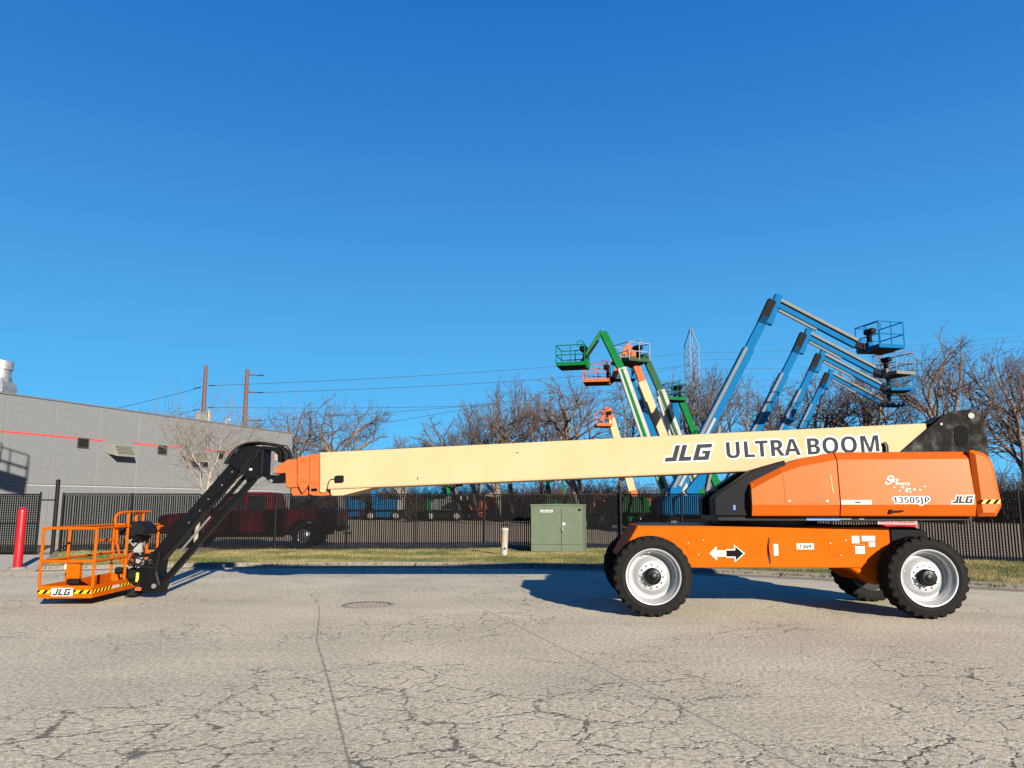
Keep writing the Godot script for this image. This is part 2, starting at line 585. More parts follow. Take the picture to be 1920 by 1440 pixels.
func sheet(pts: PackedVector2Array, y: float) -> ArrayMesh:
	# flat polygon in x, z with uv for the lot texture
	var st := SurfaceTool.new()
	st.begin(Mesh.PRIMITIVE_TRIANGLES)
	var tr := Geometry2D.triangulate_polygon(pts)
	for i in range(0, tr.size(), 3):
		var p := [pts[tr[i]], pts[tr[i + 1]], pts[tr[i + 2]]]
		if (p[1] - p[0]).cross(p[2] - p[0]) < 0.0:
			p = [p[0], p[2], p[1]]
		for q in p:
			st.set_normal(Vector3.UP)
			st.set_uv(Vector2((q.x - LOT_X) / LOT_W, (q.y - LOT_Z) / LOT_D))
			st.set_uv2(Vector2(q.x / 1.9, q.y / 1.9))
			st.add_vertex(Vector3(q.x, y, q.y))
	return st.commit()


func chaikin(p: PackedVector2Array, times: int) -> PackedVector2Array:
	for k in times:
		var q := PackedVector2Array([p[0]])
		for i in p.size() - 1:
			q.append(p[i].lerp(p[i + 1], 0.25)); q.append(p[i].lerp(p[i + 1], 0.75))
		q.append(p[p.size() - 1])
		p = q
	return p


var kerb_line: PackedVector2Array
const GY := 0.06
const FENCE_A := [-14.4, -25.6, -12.58, -26.39, 3.7, -27.96]
const FENCE_B := [3.7, -27.96, 13.42, -21.15, 27.0, -11.6]


func make_ground() -> void:
	kerb_line = chaikin(poly([-11.3, -19.3, -8.0, -20.3, -4.4, -20.75, -1.0, -20.6, 2.1, -19.75, 5.3, -18.2, 8.9, -15.5, 14.0, -11.5, 26.0, -2.5]), 2)
	struct("ground", sheet(poly([-600, -700, 600, -700, 600, 200, -600, 200]), -0.06), M.field)
	var lot := PackedVector2Array(kerb_line)
	lot.append_array(poly([90, 45, 90, 90, -90, 90, -90, -19.0]))
	struct("asphalt_lot", sheet(lot, 0.0), make_asphalt())
	struct("concrete_driveway", sheet(poly([-90, -19.0, -11.3, -19.3, -14.6, -25.5, -15.4, -27.5, -90, -27.5]), 0.005), M.concrete)
	struct("equipment_yard", sheet(poly([-90, -25.4, -14.5, -25.45, -12.58, -26.4, 3.7, -28.0, 13.42, -21.2, 27, -11.6, 90, 30, 90, -100, -90, -100]), 0.035), M.yard)
	var verge := PackedVector2Array(kerb_line)
	verge.append_array(poly([27.0, -11.4, 13.42, -21.0, 3.7, -27.8, -12.58, -26.25, -14.3, -25.6]))
	struct("grass_verge", sheet(verge, GY), M.turf)
	# kerb: cast stones with open joints
	var kerb := Node3D.new()
	kerb.name = "kerb"
	kerb.set_meta("kind", "structure")
	add_child(kerb)
	var cv := Curve2D.new()
	for p in kerb_line: cv.add_point(p)
	var L := cv.get_baked_length()
	var s := 0.0
	while s < L - 3.0:
		var b := sh()
		var secs := []
		for i in 5:
			var a := cv.sample_baked(s + 0.008 + (3.0 - 0.016) * i / 4.0)
			var a2 := cv.sample_baked(s + 0.05 + (3.0 - 0.016) * i / 4.0)
			var d := (a2 - a).normalized()
			var o := Vector2(d.y, -d.x)   # towards the grass
			if o.y > 0.0: o = -o
			var sec := PackedVector3Array()
			for e in [[-0.42, -0.02], [-0.42, 0.012], [-0.02, 0.02], [0.03, 0.10], [0.06, 0.115], [0.17, 0.115], [0.17, -0.02]]:
				sec.append(Vector3(a.x + o.x * e[0], e[1], a.y + o.y * e[0]))
			secs.append(sec)
		b.loft(secs)
		part("kerb_stone", b, M.kerb, kerb)
		s += 3.0
	# return kerb along the driveway
	var rk := sh()
	rk.beam(V(-11.35, 0.05, -19.5), V(-14.35, 0.05, -25.4), 0.16, 0.11, 0.02)
	part("kerb_stone", rk, M.kerb, kerb)
	make_grass(verge)


func make_grass(verge: PackedVector2Array) -> void:
	var st := sh()
	rng.seed = 5
	for i in 9:
		var p := V(rng.randf_range(-0.07, 0.07), 0, rng.randf_range(-0.07, 0.07))
		var d := V(rng.randf_range(-0.5, 0.5), 1.0, rng.randf_range(-0.5, 0.5)).normalized() * rng.randf_range(0.03, 0.075)
		var w := V(rng.randf_range(-1, 1), 0, rng.randf_range(-1, 1)).normalized() * 0.006
		var nn := w.cross(d).normalized()
		var up := (nn * (1.0 if nn.z > 0 else -1.0) + Vector3.UP * 0.6).normalized()
		st.tri(p - w, p + w, p + d, up, up, up)
	var tri := Geometry2D.triangulate_polygon(verge)
	var xs := []
	var f := noise(FastNoiseLite.TYPE_SIMPLEX_SMOOTH, 0.35, 4, 81)
	for i in range(0, tr_count(tri), 3):
		var a := verge[tri[i]]; var b := verge[tri[i + 1]]; var c := verge[tri[i + 2]]
		var area := absf((b - a).cross(c - a)) * 0.5
		var many := area * 330.0
		var k := int(many) + (1 if rng.randf() < many - int(many) else 0)
		for j in k:
			var u := rng.randf(); var w := rng.randf()
			if u + w > 1.0: u = 1.0 - u; w = 1.0 - w
			var q := a + (b - a) * u + (c - a) * w
			if q.x > 16.0: continue
			xs.append(q)
	var mm := MultiMesh.new()
	mm.transform_format = MultiMesh.TRANSFORM_3D
	mm.use_colors = true
	mm.mesh = st.mesh()
	mm.instance_count = xs.size()
	for i in xs.size():
		var q: Vector2 = xs[i]
		var nz := f.get_noise_2d(q.x, q.y)
		var sc := rng.randf_range(0.6, 1.25)
		mm.set_instance_transform(i, Transform3D(Basis(Vector3.UP, rng.randf() * TAU).scaled(V(sc, sc * (1.0 + nz * 0.5), sc)), V(q.x, GY - 0.003, q.y)))
		var dry := clampf(0.29 + nz * 1.3 + rng.randf_range(-0.45, 0.45), 0.0, 1.0)
		var c2 := C(0.036, 0.054, 0.009).lerp(C(0.18, 0.142, 0.056), dry)
		if rng.randf() < 0.04: c2 = C(0.27, 0.16, 0.07)
		mm.set_instance_color(i, c2)
	var o := MultiMeshInstance3D.new()
	o.multimesh = mm
	o.material_override = M.blade
	o.name = "grass"
	add_child(o)
	o.set_meta("kind", "stuff")
	tag(o, "short winter grass, half green half straw, on the strip along the kerb", "grass")


func tr_count(a: PackedInt32Array) -> int:
	return a.size()


# ---------------------------------------------------------------- warehouse
func make_building() -> void:
	# wall frame: x runs along the wall away from the camera, y up, z out of the wall
	var a := V(-14.5, 0, -52.0)
	var d := V(0.3398, 0, -0.9405).normalized()
	var B := Basis(d, Vector3.UP, d.cross(Vector3.UP))
	var t := thing("warehouse", "long grey precast warehouse with a thin red stripe, left behind the fence", "building", a)
	t.basis = B
	var H := 6.16
	var core := sh()
	core.box(V(-19.0, H * 0.5 - 0.02, -9.0), V(38.0, H - 0.04, 18.0 - 0.06))
	part("caulked_core", core, M.caulk, t)
	var coping := sh()
	coping.box(V(-19.0, H + 0.035, 0.0), V(38.1, 0.07, 0.16), 0.01)
	part("coping", coping, M.grey_paint, t)
	var roof := sh()
	roof.box(V(-19.0, H - 0.02, -9.2), V(37.6, 0.04, 17.5))
	part("roof", roof, M.concrete, t)
	# panels: joints 2.41 m apart, a level joint at 2.4 m
	var gap := 0.042
	var upper := sh(); upper.box(V(0, 0, 0), V(2.41 - gap, H - 2.42 - gap, 0.05), 0.008)
	var lower := sh(); lower.box(V(0, 0, 0), V(2.41 - gap, 2.40 - gap, 0.055), 0.008)
	var um := upper.mesh(); var lm := lower.mesh()
	var x := -0.87 - 1.205
	var narrow := sh(); narrow.box(V(-0.43, H * 0.5, 0.0), V(0.84, H - 0.02, 0.05), 0.008)
	part("wall_panel", narrow, M.precast, t)
	while x > -37.0:
		var o := part("wall_panel", um, M.precast, t)
		o.position = V(x, 2.42 + (H - 2.42) * 0.5, 0.0)
		o = part("wall_panel", lm, M.precast, t)
		o.position = V(x, 1.20, 0.0)
		x -= 2.41
	# openings, by distance from the far corner
	var vents := [-38.68, -43.63]
	var louvres := [-36.77, -41.39, -45.6]
	var cuts := []
	for zw in louvres:
		var lx: float = -(zw + 52.0) / 0.9405
		var wl := 0.6
		var f := sh()
		for e in [[-wl * 0.5, 0.0, 0.04, 0.46], [wl * 0.5, 0.0, 0.04, 0.46], [0.0, 0.22, wl, 0.04], [0.0, -0.22, wl, 0.04]]:
			f.box(V(lx + e[0], 4.38 + e[1], 0.04), V(e[2], e[3], 0.04), 0.004)
		var lv := node("louvre", t)
		part("frame", f, M.louvre, lv)
		var bk := sh(); bk.box(V(lx, 4.38, 0.03), V(wl, 0.44, 0.012))
		part("backing", bk, M.decal_black, lv)
		for i in 6:
			var b := sh()
			b.box(V(lx, 4.2 + i * 0.072, 0.046), V(wl - 0.05, 0.045, 0.006), 0.0, Basis(Vector3.RIGHT, 0.7))
			part("slat", b, M.louvre, lv)
		cuts.append([lx - wl * 0.5, lx + wl * 0.5])
	for zw in vents:
		var hx: float = -(zw + 52.0) / 0.9405
		var vh := node("vent_hood", t)
		var s := sh(Transform3D(Basis(V(0, 0, 1), Vector3.UP, V(-1, 0, 0)), V(hx + 0.6, 0, 0)))
		s.extr(poly([0.02, 3.98, 0.62, 3.86, 0.62, 3.93, 0.30, 4.42, 0.02, 4.42]), 0.0, 1.2, 0.015)
		part("hood", s, M.vent_tan, vh)
		var g := sh()
		g.box(V(hx, 4.28, 0.03), V(1.75, 0.62, 0.03), 0.006)
		part("surround", g, M.precast, vh)
		for i in 6:
			var b2 := sh()
			b2.box(V(hx, 3.99 + i * 0.07, 0.60 - i * 0.046), V(1.0, 0.012, 0.03), 0.0, Basis(Vector3.RIGHT, -0.6))
			part("slat", b2, M.louvre, vh)
		cuts.append([hx - 0.88, hx + 0.88])
	cuts.sort_custom(func(p, q): return p[0] < q[0])
	var from := -37.0
	for c in cuts + [[0.0, 0.0]]:
		var st := sh()
		if c[0] - from > 0.1:
			st.box(V((from + c[0]) * 0.5, 4.585, 0.027), V(c[0] - from - 0.01, 0.075, 0.008))
			part("red_stripe", st, M.stripe, t)
		from = c[1]
	# roof: galvanised exhaust stack, pipes
	var stack := thing("exhaust_stack", "galvanised round exhaust stack standing on the grey warehouse roof", "chimney", V(-22.0, H, -33.45), 0.0)
	var sq := sh()
	sq.loft([PackedVector3Array([V(-0.5, 0, -0.5), V(0.5, 0, -0.5), V(0.5, 0, 0.5), V(-0.5, 0, 0.5)]), PackedVector3Array([V(-0.5, 0.42, -0.5), V(0.5, 0.42, -0.5), V(0.5, 0.42, 0.5), V(-0.5, 0.42, 0.5)]), PackedVector3Array([V(-0.3, 0.78, -0.3), V(0.3, 0.78, -0.3), V(0.3, 0.78, 0.3), V(-0.3, 0.78, 0.3)])])
	part("duct_base", sq, M.galvanised, stack)
	var up := Transform3D(Basis(Vector3.RIGHT, -PI / 2), Vector3.ZERO)
	var pipe := sh(up); pipe.lathe([Vector2(0.0, 1.34), Vector2(0.43, 1.34), Vector2(0.43, 0.55)], 32)
	part("pipe", pipe, M.galvanised, stack)
	var col := sh(up); col.lathe([Vector2(0.40, 1.48), Vector2(0.49, 1.48), Vector2(0.49, 1.12), Vector2(0.43, 1.10)], 32)
	part("collar", col, M.galvanised, stack)
	var band := sh(up); band.lathe([Vector2(0.43, 0.80), Vector2(0.455, 0.79), Vector2(0.455, 0.75), Vector2(0.43, 0.74)], 32)
	part("band", band, M.galvanised, stack)
	var ru := thing("rooftop_unit", "small grey box on the warehouse roof beside the white pipe", "roof unit", V(-17.6, H, -44.5), 20.0)
	var rb := sh(); rb.box(V(0, 0.24, 0), V(0.6, 0.48, 0.6), 0.02); part("housing", rb, M.grey_paint, ru)
	var rl := sh(); rl.box(V(0, 0.51, 0), V(0.68, 0.06, 0.68), 0.01); part("lid", rl, M.grey_paint, ru)
	var vp := thing("vent_pipe", "white vent pipe with tan cap on the warehouse roof", "pipe", V(-17.45, H, -45.2))
	var p1 := sh(); p1.cyl(V(0, 0, 0), V(0, 0.62, 0), 0.1); part("pipe", p1, M.white_paint, vp)
	var p2 := sh(); p2.cyl(V(0, 0.62, 0), V(0, 0.76, 0), 0.115); part("cap", p2, M.vent_tan, vp)
	var gp := thing("gooseneck_pipe", "short white gooseneck pipe on the warehouse roof", "pipe", V(-16.9, H, -46.5))
	var p3 := sh(); p3.tube([V(0, 0, 0), V(0, 0.28, 0), V(0.06, 0.36, 0), V(0.16, 0.36, 0), V(0.2, 0.26, 0)], 0.065, 10); part("pipe", p3, M.white_paint, gp)


# ---------------------------------------------------------------- fences
func fence(label: String, path: Array, height: float, first_post := true) -> Node3D:
	var t := thing("chain_link_fence", label, "fence", V(path[0], GY - 0.015, path[1]), 0.0, "black slatted chain-link fences")
	var o := V(path[0], 0, path[1])
	var slats := sh(); var wires := sh()
	rng.seed = 91 + path.size()
	for i in range(0, path.size() - 2, 2):
		var a := V(path[i], 0, path[i + 1]) - o
		var b := V(path[i + 2], 0, path[i + 3]) - o
		var L := a.distance_to(b)
		var d := (b - a) / L
		var spans := maxi(1, roundi(L / 2.4))
		var outw := d.cross(Vector3.UP)
		for k in spans + 1:
			if k == 0 and (i > 0 or not first_post): continue
			var p := a + d * (L * k / spans)
			var s := sh()
			s.cyl(p, p + Vector3.UP * (height + 0.04), 0.034, 10)
			part("post", s, M.fence_metal, t)
		for k in spans:
			var p0 := a + d * (L * k / spans + 0.04)
			var p1 := a + d * (L * (k + 1) / spans - 0.04)
			var s := sh()
			s.cyl(p0 + Vector3.UP * height, p1 + Vector3.UP * height, 0.022, 8)
			part("top_rail", s, M.fence_metal, t)
			var s2 := sh()
			s2.cyl(p0 + Vector3.UP * 0.05, p1 + Vector3.UP * 0.05, 0.006, 5)
			part("tension_wire", s2, M.fence_metal, t)
		var x := 0.05
		while x < L - 0.03:
			var p := a + d * x
			var lean := d * rng.randf_range(-0.006, 0.006)
			slats.beam(p + Vector3.UP * 0.05, p + lean + Vector3.UP * (height - 0.04), 0.004, 0.043 + rng.randf_range(-0.003, 0.003), 0.0, d)
			x += 0.0715
		# woven mesh: straight runs of wire in both directions, bent round the panel's ends
		var hh := height - 0.06
		var pitch := 0.0715
		for dirn: float in [1.0, -1.0]:
			var off := outw * (0.011 * dirn)
			var u := -hh
			while u < L:
				var u0 := u; var y0 := 0.04
				var u1 := u + hh; var y1 := 0.04 + hh
				if u0 < 0.0: y0 -= u0; u0 = 0.0
				if u1 > L: y1 -= u1 - L; u1 = L
				if u1 - u0 > 0.05:
					var q0 := u0; var q1 := u1
					if dirn < 0.0: q0 = L - u0; q1 = L - u1
					wires.tube([a + d * q0 + off + Vector3.UP * y0, a + d * q1 + off + Vector3.UP * y1], 0.0058, 3, false)
				u += pitch
	var sl := part("privacy_slats", slats, M.slat, t)
	sl.set_meta("kind", "stuff")
	var wi := part("wire_mesh", wires, M.fence_metal, t)
	wi.set_meta("kind", "stuff")
	return t


func make_fences() -> void:
	fence("long black slatted chain-link fence between the grass strip and the red pickup", FENCE_A, 1.86)
	var fb := fence("black slatted chain-link fence angling in at the right behind the orange lift", FENCE_B, 1.86, false)
	var cp := thing("corner_post", "tall black fence corner post right of the green cabinet", "post", V(3.78, GY - 0.015, -27.86))
	var s := sh(); s.cyl(Vector3.ZERO, V(0, 2.12, 0), 0.05, 14); part("tube", s, M.fence_metal, cp)
	s = sh(Transform3D(Basis(Vector3.RIGHT, -PI / 2), V(0, 2.12, 0))); s.lathe([Vector2(0, 0.05), Vector2(0.035, 0.04), Vector2(0.056, 0.0), Vector2(0.05, -0.02)], 14); part("cap", s, M.fence_metal, cp)
	# gate at the driveway
	var g := thing("chain_link_gate", "black slatted chain-link gate with a mid rail behind the red bollard", "gate", V(-14.95, 0.04, -25.3))
	var W := 5.6; var H := 1.84
	for e in [[V(0, 0, 0), V(0, H + 0.08, 0)], [V(-W * 0.5, 0, 0), V(-W * 0.5, H, 0)], [V(-W, 0, 0), V(-W, H, 0)]]:
		s = sh(); s.cyl(e[0], e[1], 0.03, 10); part("frame_post", s, M.fence_metal, g)
	for y in [0.03, 0.93, H]:
		s = sh(); s.cyl(V(0, y, 0), V(-W, y, 0), 0.024, 8); part("frame_rail", s, M.fence_metal, g)
	var sl := sh(); var wi := sh()
	var x := 0.05
	while x < W:
		sl.beam(V(-x, 0.05, 0), V(-x, H - 0.03, 0), 0.004, 0.044, 0.0, Vector3.RIGHT)
		x += 0.0715
	var u := -H
	while u < W:
		var u0 := maxf(u, 0.0); var u1 := minf(u + H, W)
		wi.tube([V(-u0, u0 - u, 0.011), V(-u1, u1 - u, 0.011)], 0.0058, 3, false)
		wi.tube([V(-u0, H - (u0 - u), -0.011), V(-u1, H - (u1 - u), -0.011)], 0.0058, 3, false)
		u += 0.0715
	part("privacy_slats", sl, M.slat, g).set_meta("kind", "stuff")
	part("wire_mesh", wi, M.fence_metal, g).set_meta("kind", "stuff")
	var gp := thing("gate_post", "tall black round gate post between the slatted gate and fence", "post", V(-14.55, 0.045, -25.5))
	s = sh(); s.cyl(Vector3.ZERO, V(0, 2.27, 0), 0.062, 18); part("tube", s, M.fence_metal, gp)
	s = sh(Transform3D(Basis(Vector3.RIGHT, -PI / 2), V(0, 2.27, 0))); s.lathe([Vector2(0, 0.05), Vector2(0.045, 0.04), Vector2(0.068, 0.0), Vector2(0.062, -0.02)], 18); part("cap", s, M.fence_metal, gp)
	s = sh(); s.beam(V(-0.40, 1.66, 0.18), V(-0.04, 1.66, 0.02), 0.03, 0.05, 0.004); part("hinge", s, M.fence_metal, gp)
	s = sh(); s.beam(V(-0.40, 0.2, 0.18), V(-0.04, 0.2, 0.02), 0.03, 0.05, 0.004); part("hinge", s, M.fence_metal, gp)


# ---------------------------------------------------------------- small things on the verge
func make_verge_things() -> void:
	var up := Transform3D(Basis(Vector3.RIGHT, -PI / 2), Vector3.ZERO)
	var b := thing("bollard", "red plastic-sleeved bollard at the driveway corner, far left", "bollard", V(-12.15, 0.03, -19.85))
	var s := sh(up)
	s.lathe([Vector2(0, 1.47), Vector2(0.05, 1.465), Vector2(0.082, 1.44), Vector2(0.1, 1.4), Vector2(0.104, 1.36), Vector2(0.104, 0.0)], 32)
	part("sleeve", s, M.red_paint, b)
	s = sh(up); s.lathe([Vector2(0.0, 0.02), Vector2(0.2, 0.02), Vector2(0.22, -0.06)], 24); part("footing", s, M.kerb, b)
	for a: float in [0.35, -0.6]:
		s = sh(); s.box(V(sin(a) * 0.103, 0.68, cos(a) * 0.103), V(0.012, 1.32, 0.006), 0.002, Basis(Vector3.UP, a)); part("rib", s, M.red_paint, b)

	var mp := thing("marker_post", "white utility marker post with red label standing in the grass", "post", V(-0.235, GY - 0.015, -23.72))
	s = sh(up); s.lathe([Vector2(0, 0.84), Vector2(0.09, 0.84), Vector2(0.112, 0.81), Vector2(0.112, 0.76), Vector2(0.102, 0.75), Vector2(0.098, 0.0)], 28)
	var o := part("tube", s, M.white_paint, mp)
	o.rotation_degrees.z = -1.5
	s = sh(); s.box(V(-0.045, 0.50, 0.089), V(0.055, 0.11, 0.004), 0.0, Basis(Vector3.UP, -0.45)); part("red_label", s, M.coral, mp)
	s = sh(); s.box(V(-0.045, 0.66, 0.089), V(0.05, 0.02, 0.004), 0.0, Basis(Vector3.UP, -0.45)); part("small_label", s, M.coral, mp)
	s = sh(Transform3D(Basis(), V(0.012, 0.25, 0.1))); s.extr(poly([-0.05, -0.03, 0.055, -0.03, 0.01, 0.035]), 0, 0.005); part("warning_triangle", s, M.decal_black, mp)

	# pad-mounted cabinet
	var g := thing("transformer_cabinet", "olive green pad-mounted transformer cabinet with two doors on the grass", "cabinet", V(1.5, GY, -25.7), -12.0)
	var W := 1.64; var H := 1.44; var D := 1.0
	s = sh(); s.box(V(0, -0.01, 0), V(W + 0.16, 0.07, D + 0.16), 0.01); part("pad", s, M.concrete, g)
	s = sh(); s.box(V(0, 0.03 + H * 0.5, 0), V(W, H, D), 0.012); part("housing", s, M.cabinet, g)
	s = sh(); s.extr(poly([-W * 0.5 - 0.015, H + 0.02, W * 0.5 + 0.015, H + 0.02, W * 0.5 + 0.015, H + 0.07, 0, H + 0.085, -W * 0.5 - 0.015, H + 0.07]), -D * 0.5 - 0.015, D * 0.5 + 0.025, 0.01); part("lid", s, M.cabinet, g)
	var dz := D * 0.5 + 0.012
	for e in [[-0.81, 0.15], [0.162, 0.81]]:
		s = sh(); s.box(V((e[0] + e[1]) * 0.5, 0.27 + (H - 0.3) * 0.5, dz), V(e[1] - e[0], H - 0.30, 0.024), 0.006); part("door", s, M.cabinet, g)
		s = sh(); s.box(V((e[0] + e[1]) * 0.5, 0.15, dz - 0.003), V(e[1] - e[0], 0.2, 0.02), 0.006); part("sill_panel", s, M.cabinet, g)
	s = sh(); s.box(V(-0.31, 1.30, dz + 0.015), V(0.40, 0.075, 0.004)); part("number_plate", s, M.decal_white, g)
	for i in 7:
		s = sh(); s.box(V(-0.47 + i * 0.054, 1.30, dz + 0.019), V(0.022 + 0.008 * (i % 3), 0.034, 0.003)); part("plate_character", s, M.decal_black, g)
	s = sh(Transform3D(Basis(), V(0.235, 0.90, dz + 0.013))); s.lathe([Vector2(0, 0.006), Vector2(0.045, 0.005), Vector2(0.05, 0.0)], 20); part("round_sticker", s, M.decal_white, g)
	s = sh(); s.box(V(0.19, 0.745, dz + 0.03), V(0.05, 0.12, 0.05), 0.01); s.beam(V(0.2, 0.79, dz + 0.05), V(0.215, 0.65, dz + 0.05), 0.02, 0.03, 0.004); part("latch", s, M.iron, g)
	s = sh(); s.box(V(0.74, 1.34, dz + 0.014), V(0.09, 0.07, 0.006)); part("dark_plate", s, M.charcoal, g)
	for y: float in [0.5, 1.2]:
		s = sh(); s.cyl(V(W * 0.5 + 0.006, y, dz - 0.02), V(W * 0.5 + 0.006, y + 0.12, dz - 0.02), 0.014, 8); part("hinge", s, M.cabinet, g)

	# iron cover in the lot
	var mc := thing("manhole_cover", "round cast iron manhole cover set in the cracked asphalt", "manhole cover", V(-2.27, 0.0, -12.84))
	s = sh(up); s.lathe([Vector2(0.345, 0.012), Vector2(0.40, 0.012), Vector2(0.415, 0.002)], 40); part("ring", s, M.iron, mc)
	s = sh(up); s.lathe([Vector2(0, 0.004), Vector2(0.335, 0.004), Vector2(0.34, -0.02)], 40); part("lid", s, M.iron, mc)
	var st := sh()
	for i in range(-5, 6):
		for j in range(-5, 6):
			if Vector2(i, j).length() < 5.3: st.box(V(i * 0.06, 0.008, j * 0.06), V(0.034, 0.012, 0.034), 0.004)
	part("tread_studs", st, M.iron, mc)

	# notice on the fence
	var sg := thing("parking_sign", "white and red parking sign on the fence under the orange counterweight", "sign", V(10.95, GY, -22.75), -35.0)
	s = sh(); s.box(V(0, 0.93, 0.06), V(1.02, 0.42, 0.004)); part("panel", s, M.decal_white, sg)
	s = sh(); s.box(V(0, 0.87, 0.064), V(0.98, 0.16, 0.003)); part("red_band", s, M.decal_red, sg)
	lettering("TRUCK PARKING", 0.085, M.decal_red, sg, V(0, 1.035, 0.064))


# ---------------------------------------------------------------- the big boom lift
func make_wheel(parent: Node3D, at: Vector3, side: float) -> Node3D:
	# axle along z, outer face at +z for side 1
	var w := node("wheel", parent, at, 0.0 if side > 0 else 180.0)
	if M.has("wheel_meshes"):
		var q: Array = M.wheel_meshes
		part("tyre", q[0], M.rubber, w); part("rim", q[1], M.rim, w); part("wheel_nuts", q[2], M.steel, w); part("hub", q[3], M.black_paint, w)
		return w
	var R := 0.545
	var s := sh()
	s.lathe([Vector2(0.375, -0.06), Vector2(0.39, -0.012), Vector2(0.41, 0.0), Vector2(0.435, 0.004), Vector2(0.44, 0.010), Vector2(0.45, 0.010), Vector2(0.455, 0.004), Vector2(0.485, -0.002), Vector2(0.515, -0.018), Vector2(R, -0.045), Vector2(R + 0.004, -0.12), Vector2(R + 0.004, -0.33), Vector2(R, -0.40), Vector2(0.50, -0.435), Vector2(0.42, -0.44), Vector2(0.37, -0.40)], 72, 0.5)
	var many := 26
	for k in many:
		for e: float in [1.0, -1.0]:
			var an := TAU * (k + (0.5 if e < 0 else 0.0)) / many
			var bs := Basis(V(0, 0, 1), an)
			# a lug: from the shoulder to the middle, swept back
			var zc := -0.22
			var p0 := V(0, R - 0.012, zc + e * 0.205)
			var keep := s.t
			s.t = s.t * Transform3D(bs, Vector3.ZERO)
			var tip := V(0.055, 0, 0)
			var a0 := V(-0.034, R - 0.015, zc + e * 0.212); var a1 := V(0.034, R - 0.015, zc + e * 0.212)
			var b0 := V(-0.028, 0, 0) + tip + V(0, R - 0.012, zc - e * 0.01); var b1 := V(0.03, 0, 0) + tip + V(0, R - 0.012, zc - e * 0.01)
			var hgt := V(0, 0.026, 0)
			s.loft([PackedVector3Array([a0, a1, a1 + hgt - V(0.006, 0, e * 0.012), a0 + hgt - V(-0.006, 0, e * 0.012)]), PackedVector3Array([b0, b1, b1 + hgt - V(0.006, 0, 0), b0 + hgt + V(0.006, 0, 0)])])
			# lug shoulder running down the side
			s.loft([PackedVector3Array([a0 + V(0, 0.02, -e * 0.012), a1 + V(0, 0.02, -e * 0.012), a1 + V(0, 0.02, -e * 0.05), a0 + V(0, 0.02, -e * 0.05)]), PackedVector3Array([a0 + V(0.004, -0.045, e * 0.006), a1 + V(-0.004, -0.045, e * 0.006), a1 + V(-0.004, -0.045, -e * 0.03), a0 + V(0.004, -0.045, -e * 0.03)])])
			s.t = keep
	var ty := s.mesh()
	s = sh()
	s.lathe([Vector2(0.10, -0.125), Vector2(0.195, -0.125), Vector2(0.215, -0.132), Vector2(0.26, -0.21), Vector2(0.30, -0.235), Vector2(0.322, -0.225), Vector2(0.332, -0.12), Vector2(0.345, -0.055), Vector2(0.362, -0.045), Vector2(0.366, -0.01), Vector2(0.378, 0.004), Vector2(0.39, 0.004), Vector2(0.395, -0.012), Vector2(0.38, -0.05)], 64, 0.55)
	s.lathe([Vector2(0.38, -0.42), Vector2(0.30, -0.42), Vector2(0.28, -0.27), Vector2(0.10, -0.26)], 48, 0.5)
	s.tube([V(0.33 * cos(2.3), 0.33 * sin(2.3), -0.1), V(0.335 * cos(2.3), 0.335 * sin(2.3), -0.03)], 0.007, 6)
	var ri := s.mesh()
	s = sh()
	for k in 12:
		var an := TAU * k / 12.0
		var c := V(0.163 * cos(an), 0.163 * sin(an), -0.128)
		s.tube([c, c + V(0, 0, 0.03)], 0.0145, 6)
		s.tube([c, c + V(0, 0, 0.043)], 0.007, 6)
	var nu := s.mesh()
	s = sh()
	s.lathe([Vector2(0, 0.012), Vector2(0.045, 0.012), Vector2(0.052, 0.006), Vector2(0.052, -0.006), Vector2(0.095, -0.008), Vector2(0.115, -0.02), Vector2(0.118, -0.1), Vector2(0.118, -0.2)], 32, 0.5)
	for k in 6:
		var an := TAU * k / 6.0
		s.tube([V(0.078 * cos(an), 0.078 * sin(an), -0.008), V(0.078 * cos(an), 0.078 * sin(an), 0.004)], 0.009, 6)
	var hu := s.mesh()
	M.wheel_meshes = [ty, ri, nu, hu]
	part("tyre", ty, M.rubber, w); part("rim", ri, M.rim, w); part("wheel_nuts", nu, M.steel, w); part("hub", hu, M.black_paint, w)
	return w


func hazard(parent: Node3D, a: Vector3, b: Vector3, hgt: float, out: Vector3, step := 0.11) -> void:
	# yellow tape with slanted black bars, from a to b along its lower edge
	var L := a.distance_to(b)
	var d := (b - a) / L
	var up := out.cross(d).normalized()
	if up.y < 0: up = -up
	var y := sh(); var k := sh()
	var o := out * 0.0025
	y.quad(a + o, b + o, b + up * hgt + o, a + up * hgt + o, out)
	o = out * 0.0050
	var x := -hgt
	while x < L:
		var lo0 := clampf(x, 0, L); var lo1 := clampf(x + step * 0.5, 0, L)
		var hi0 := clampf(x + hgt * 0.9, 0, L); var hi1 := clampf(x + hgt * 0.9 + step * 0.5, 0, L)
		if hi1 - lo0 > 0.01 and lo1 > 0.0 or hi1 > 0.0:
			k.quad(a + d * lo0 + o, a + d * lo1 + o, a + d * hi1 + up * hgt + o, a + d * hi0 + up * hgt + o, out)
		x += step
	part("hazard_tape", y, M.decal_yellow, parent)
	part("hazard_bars", k, M.decal_black, parent)


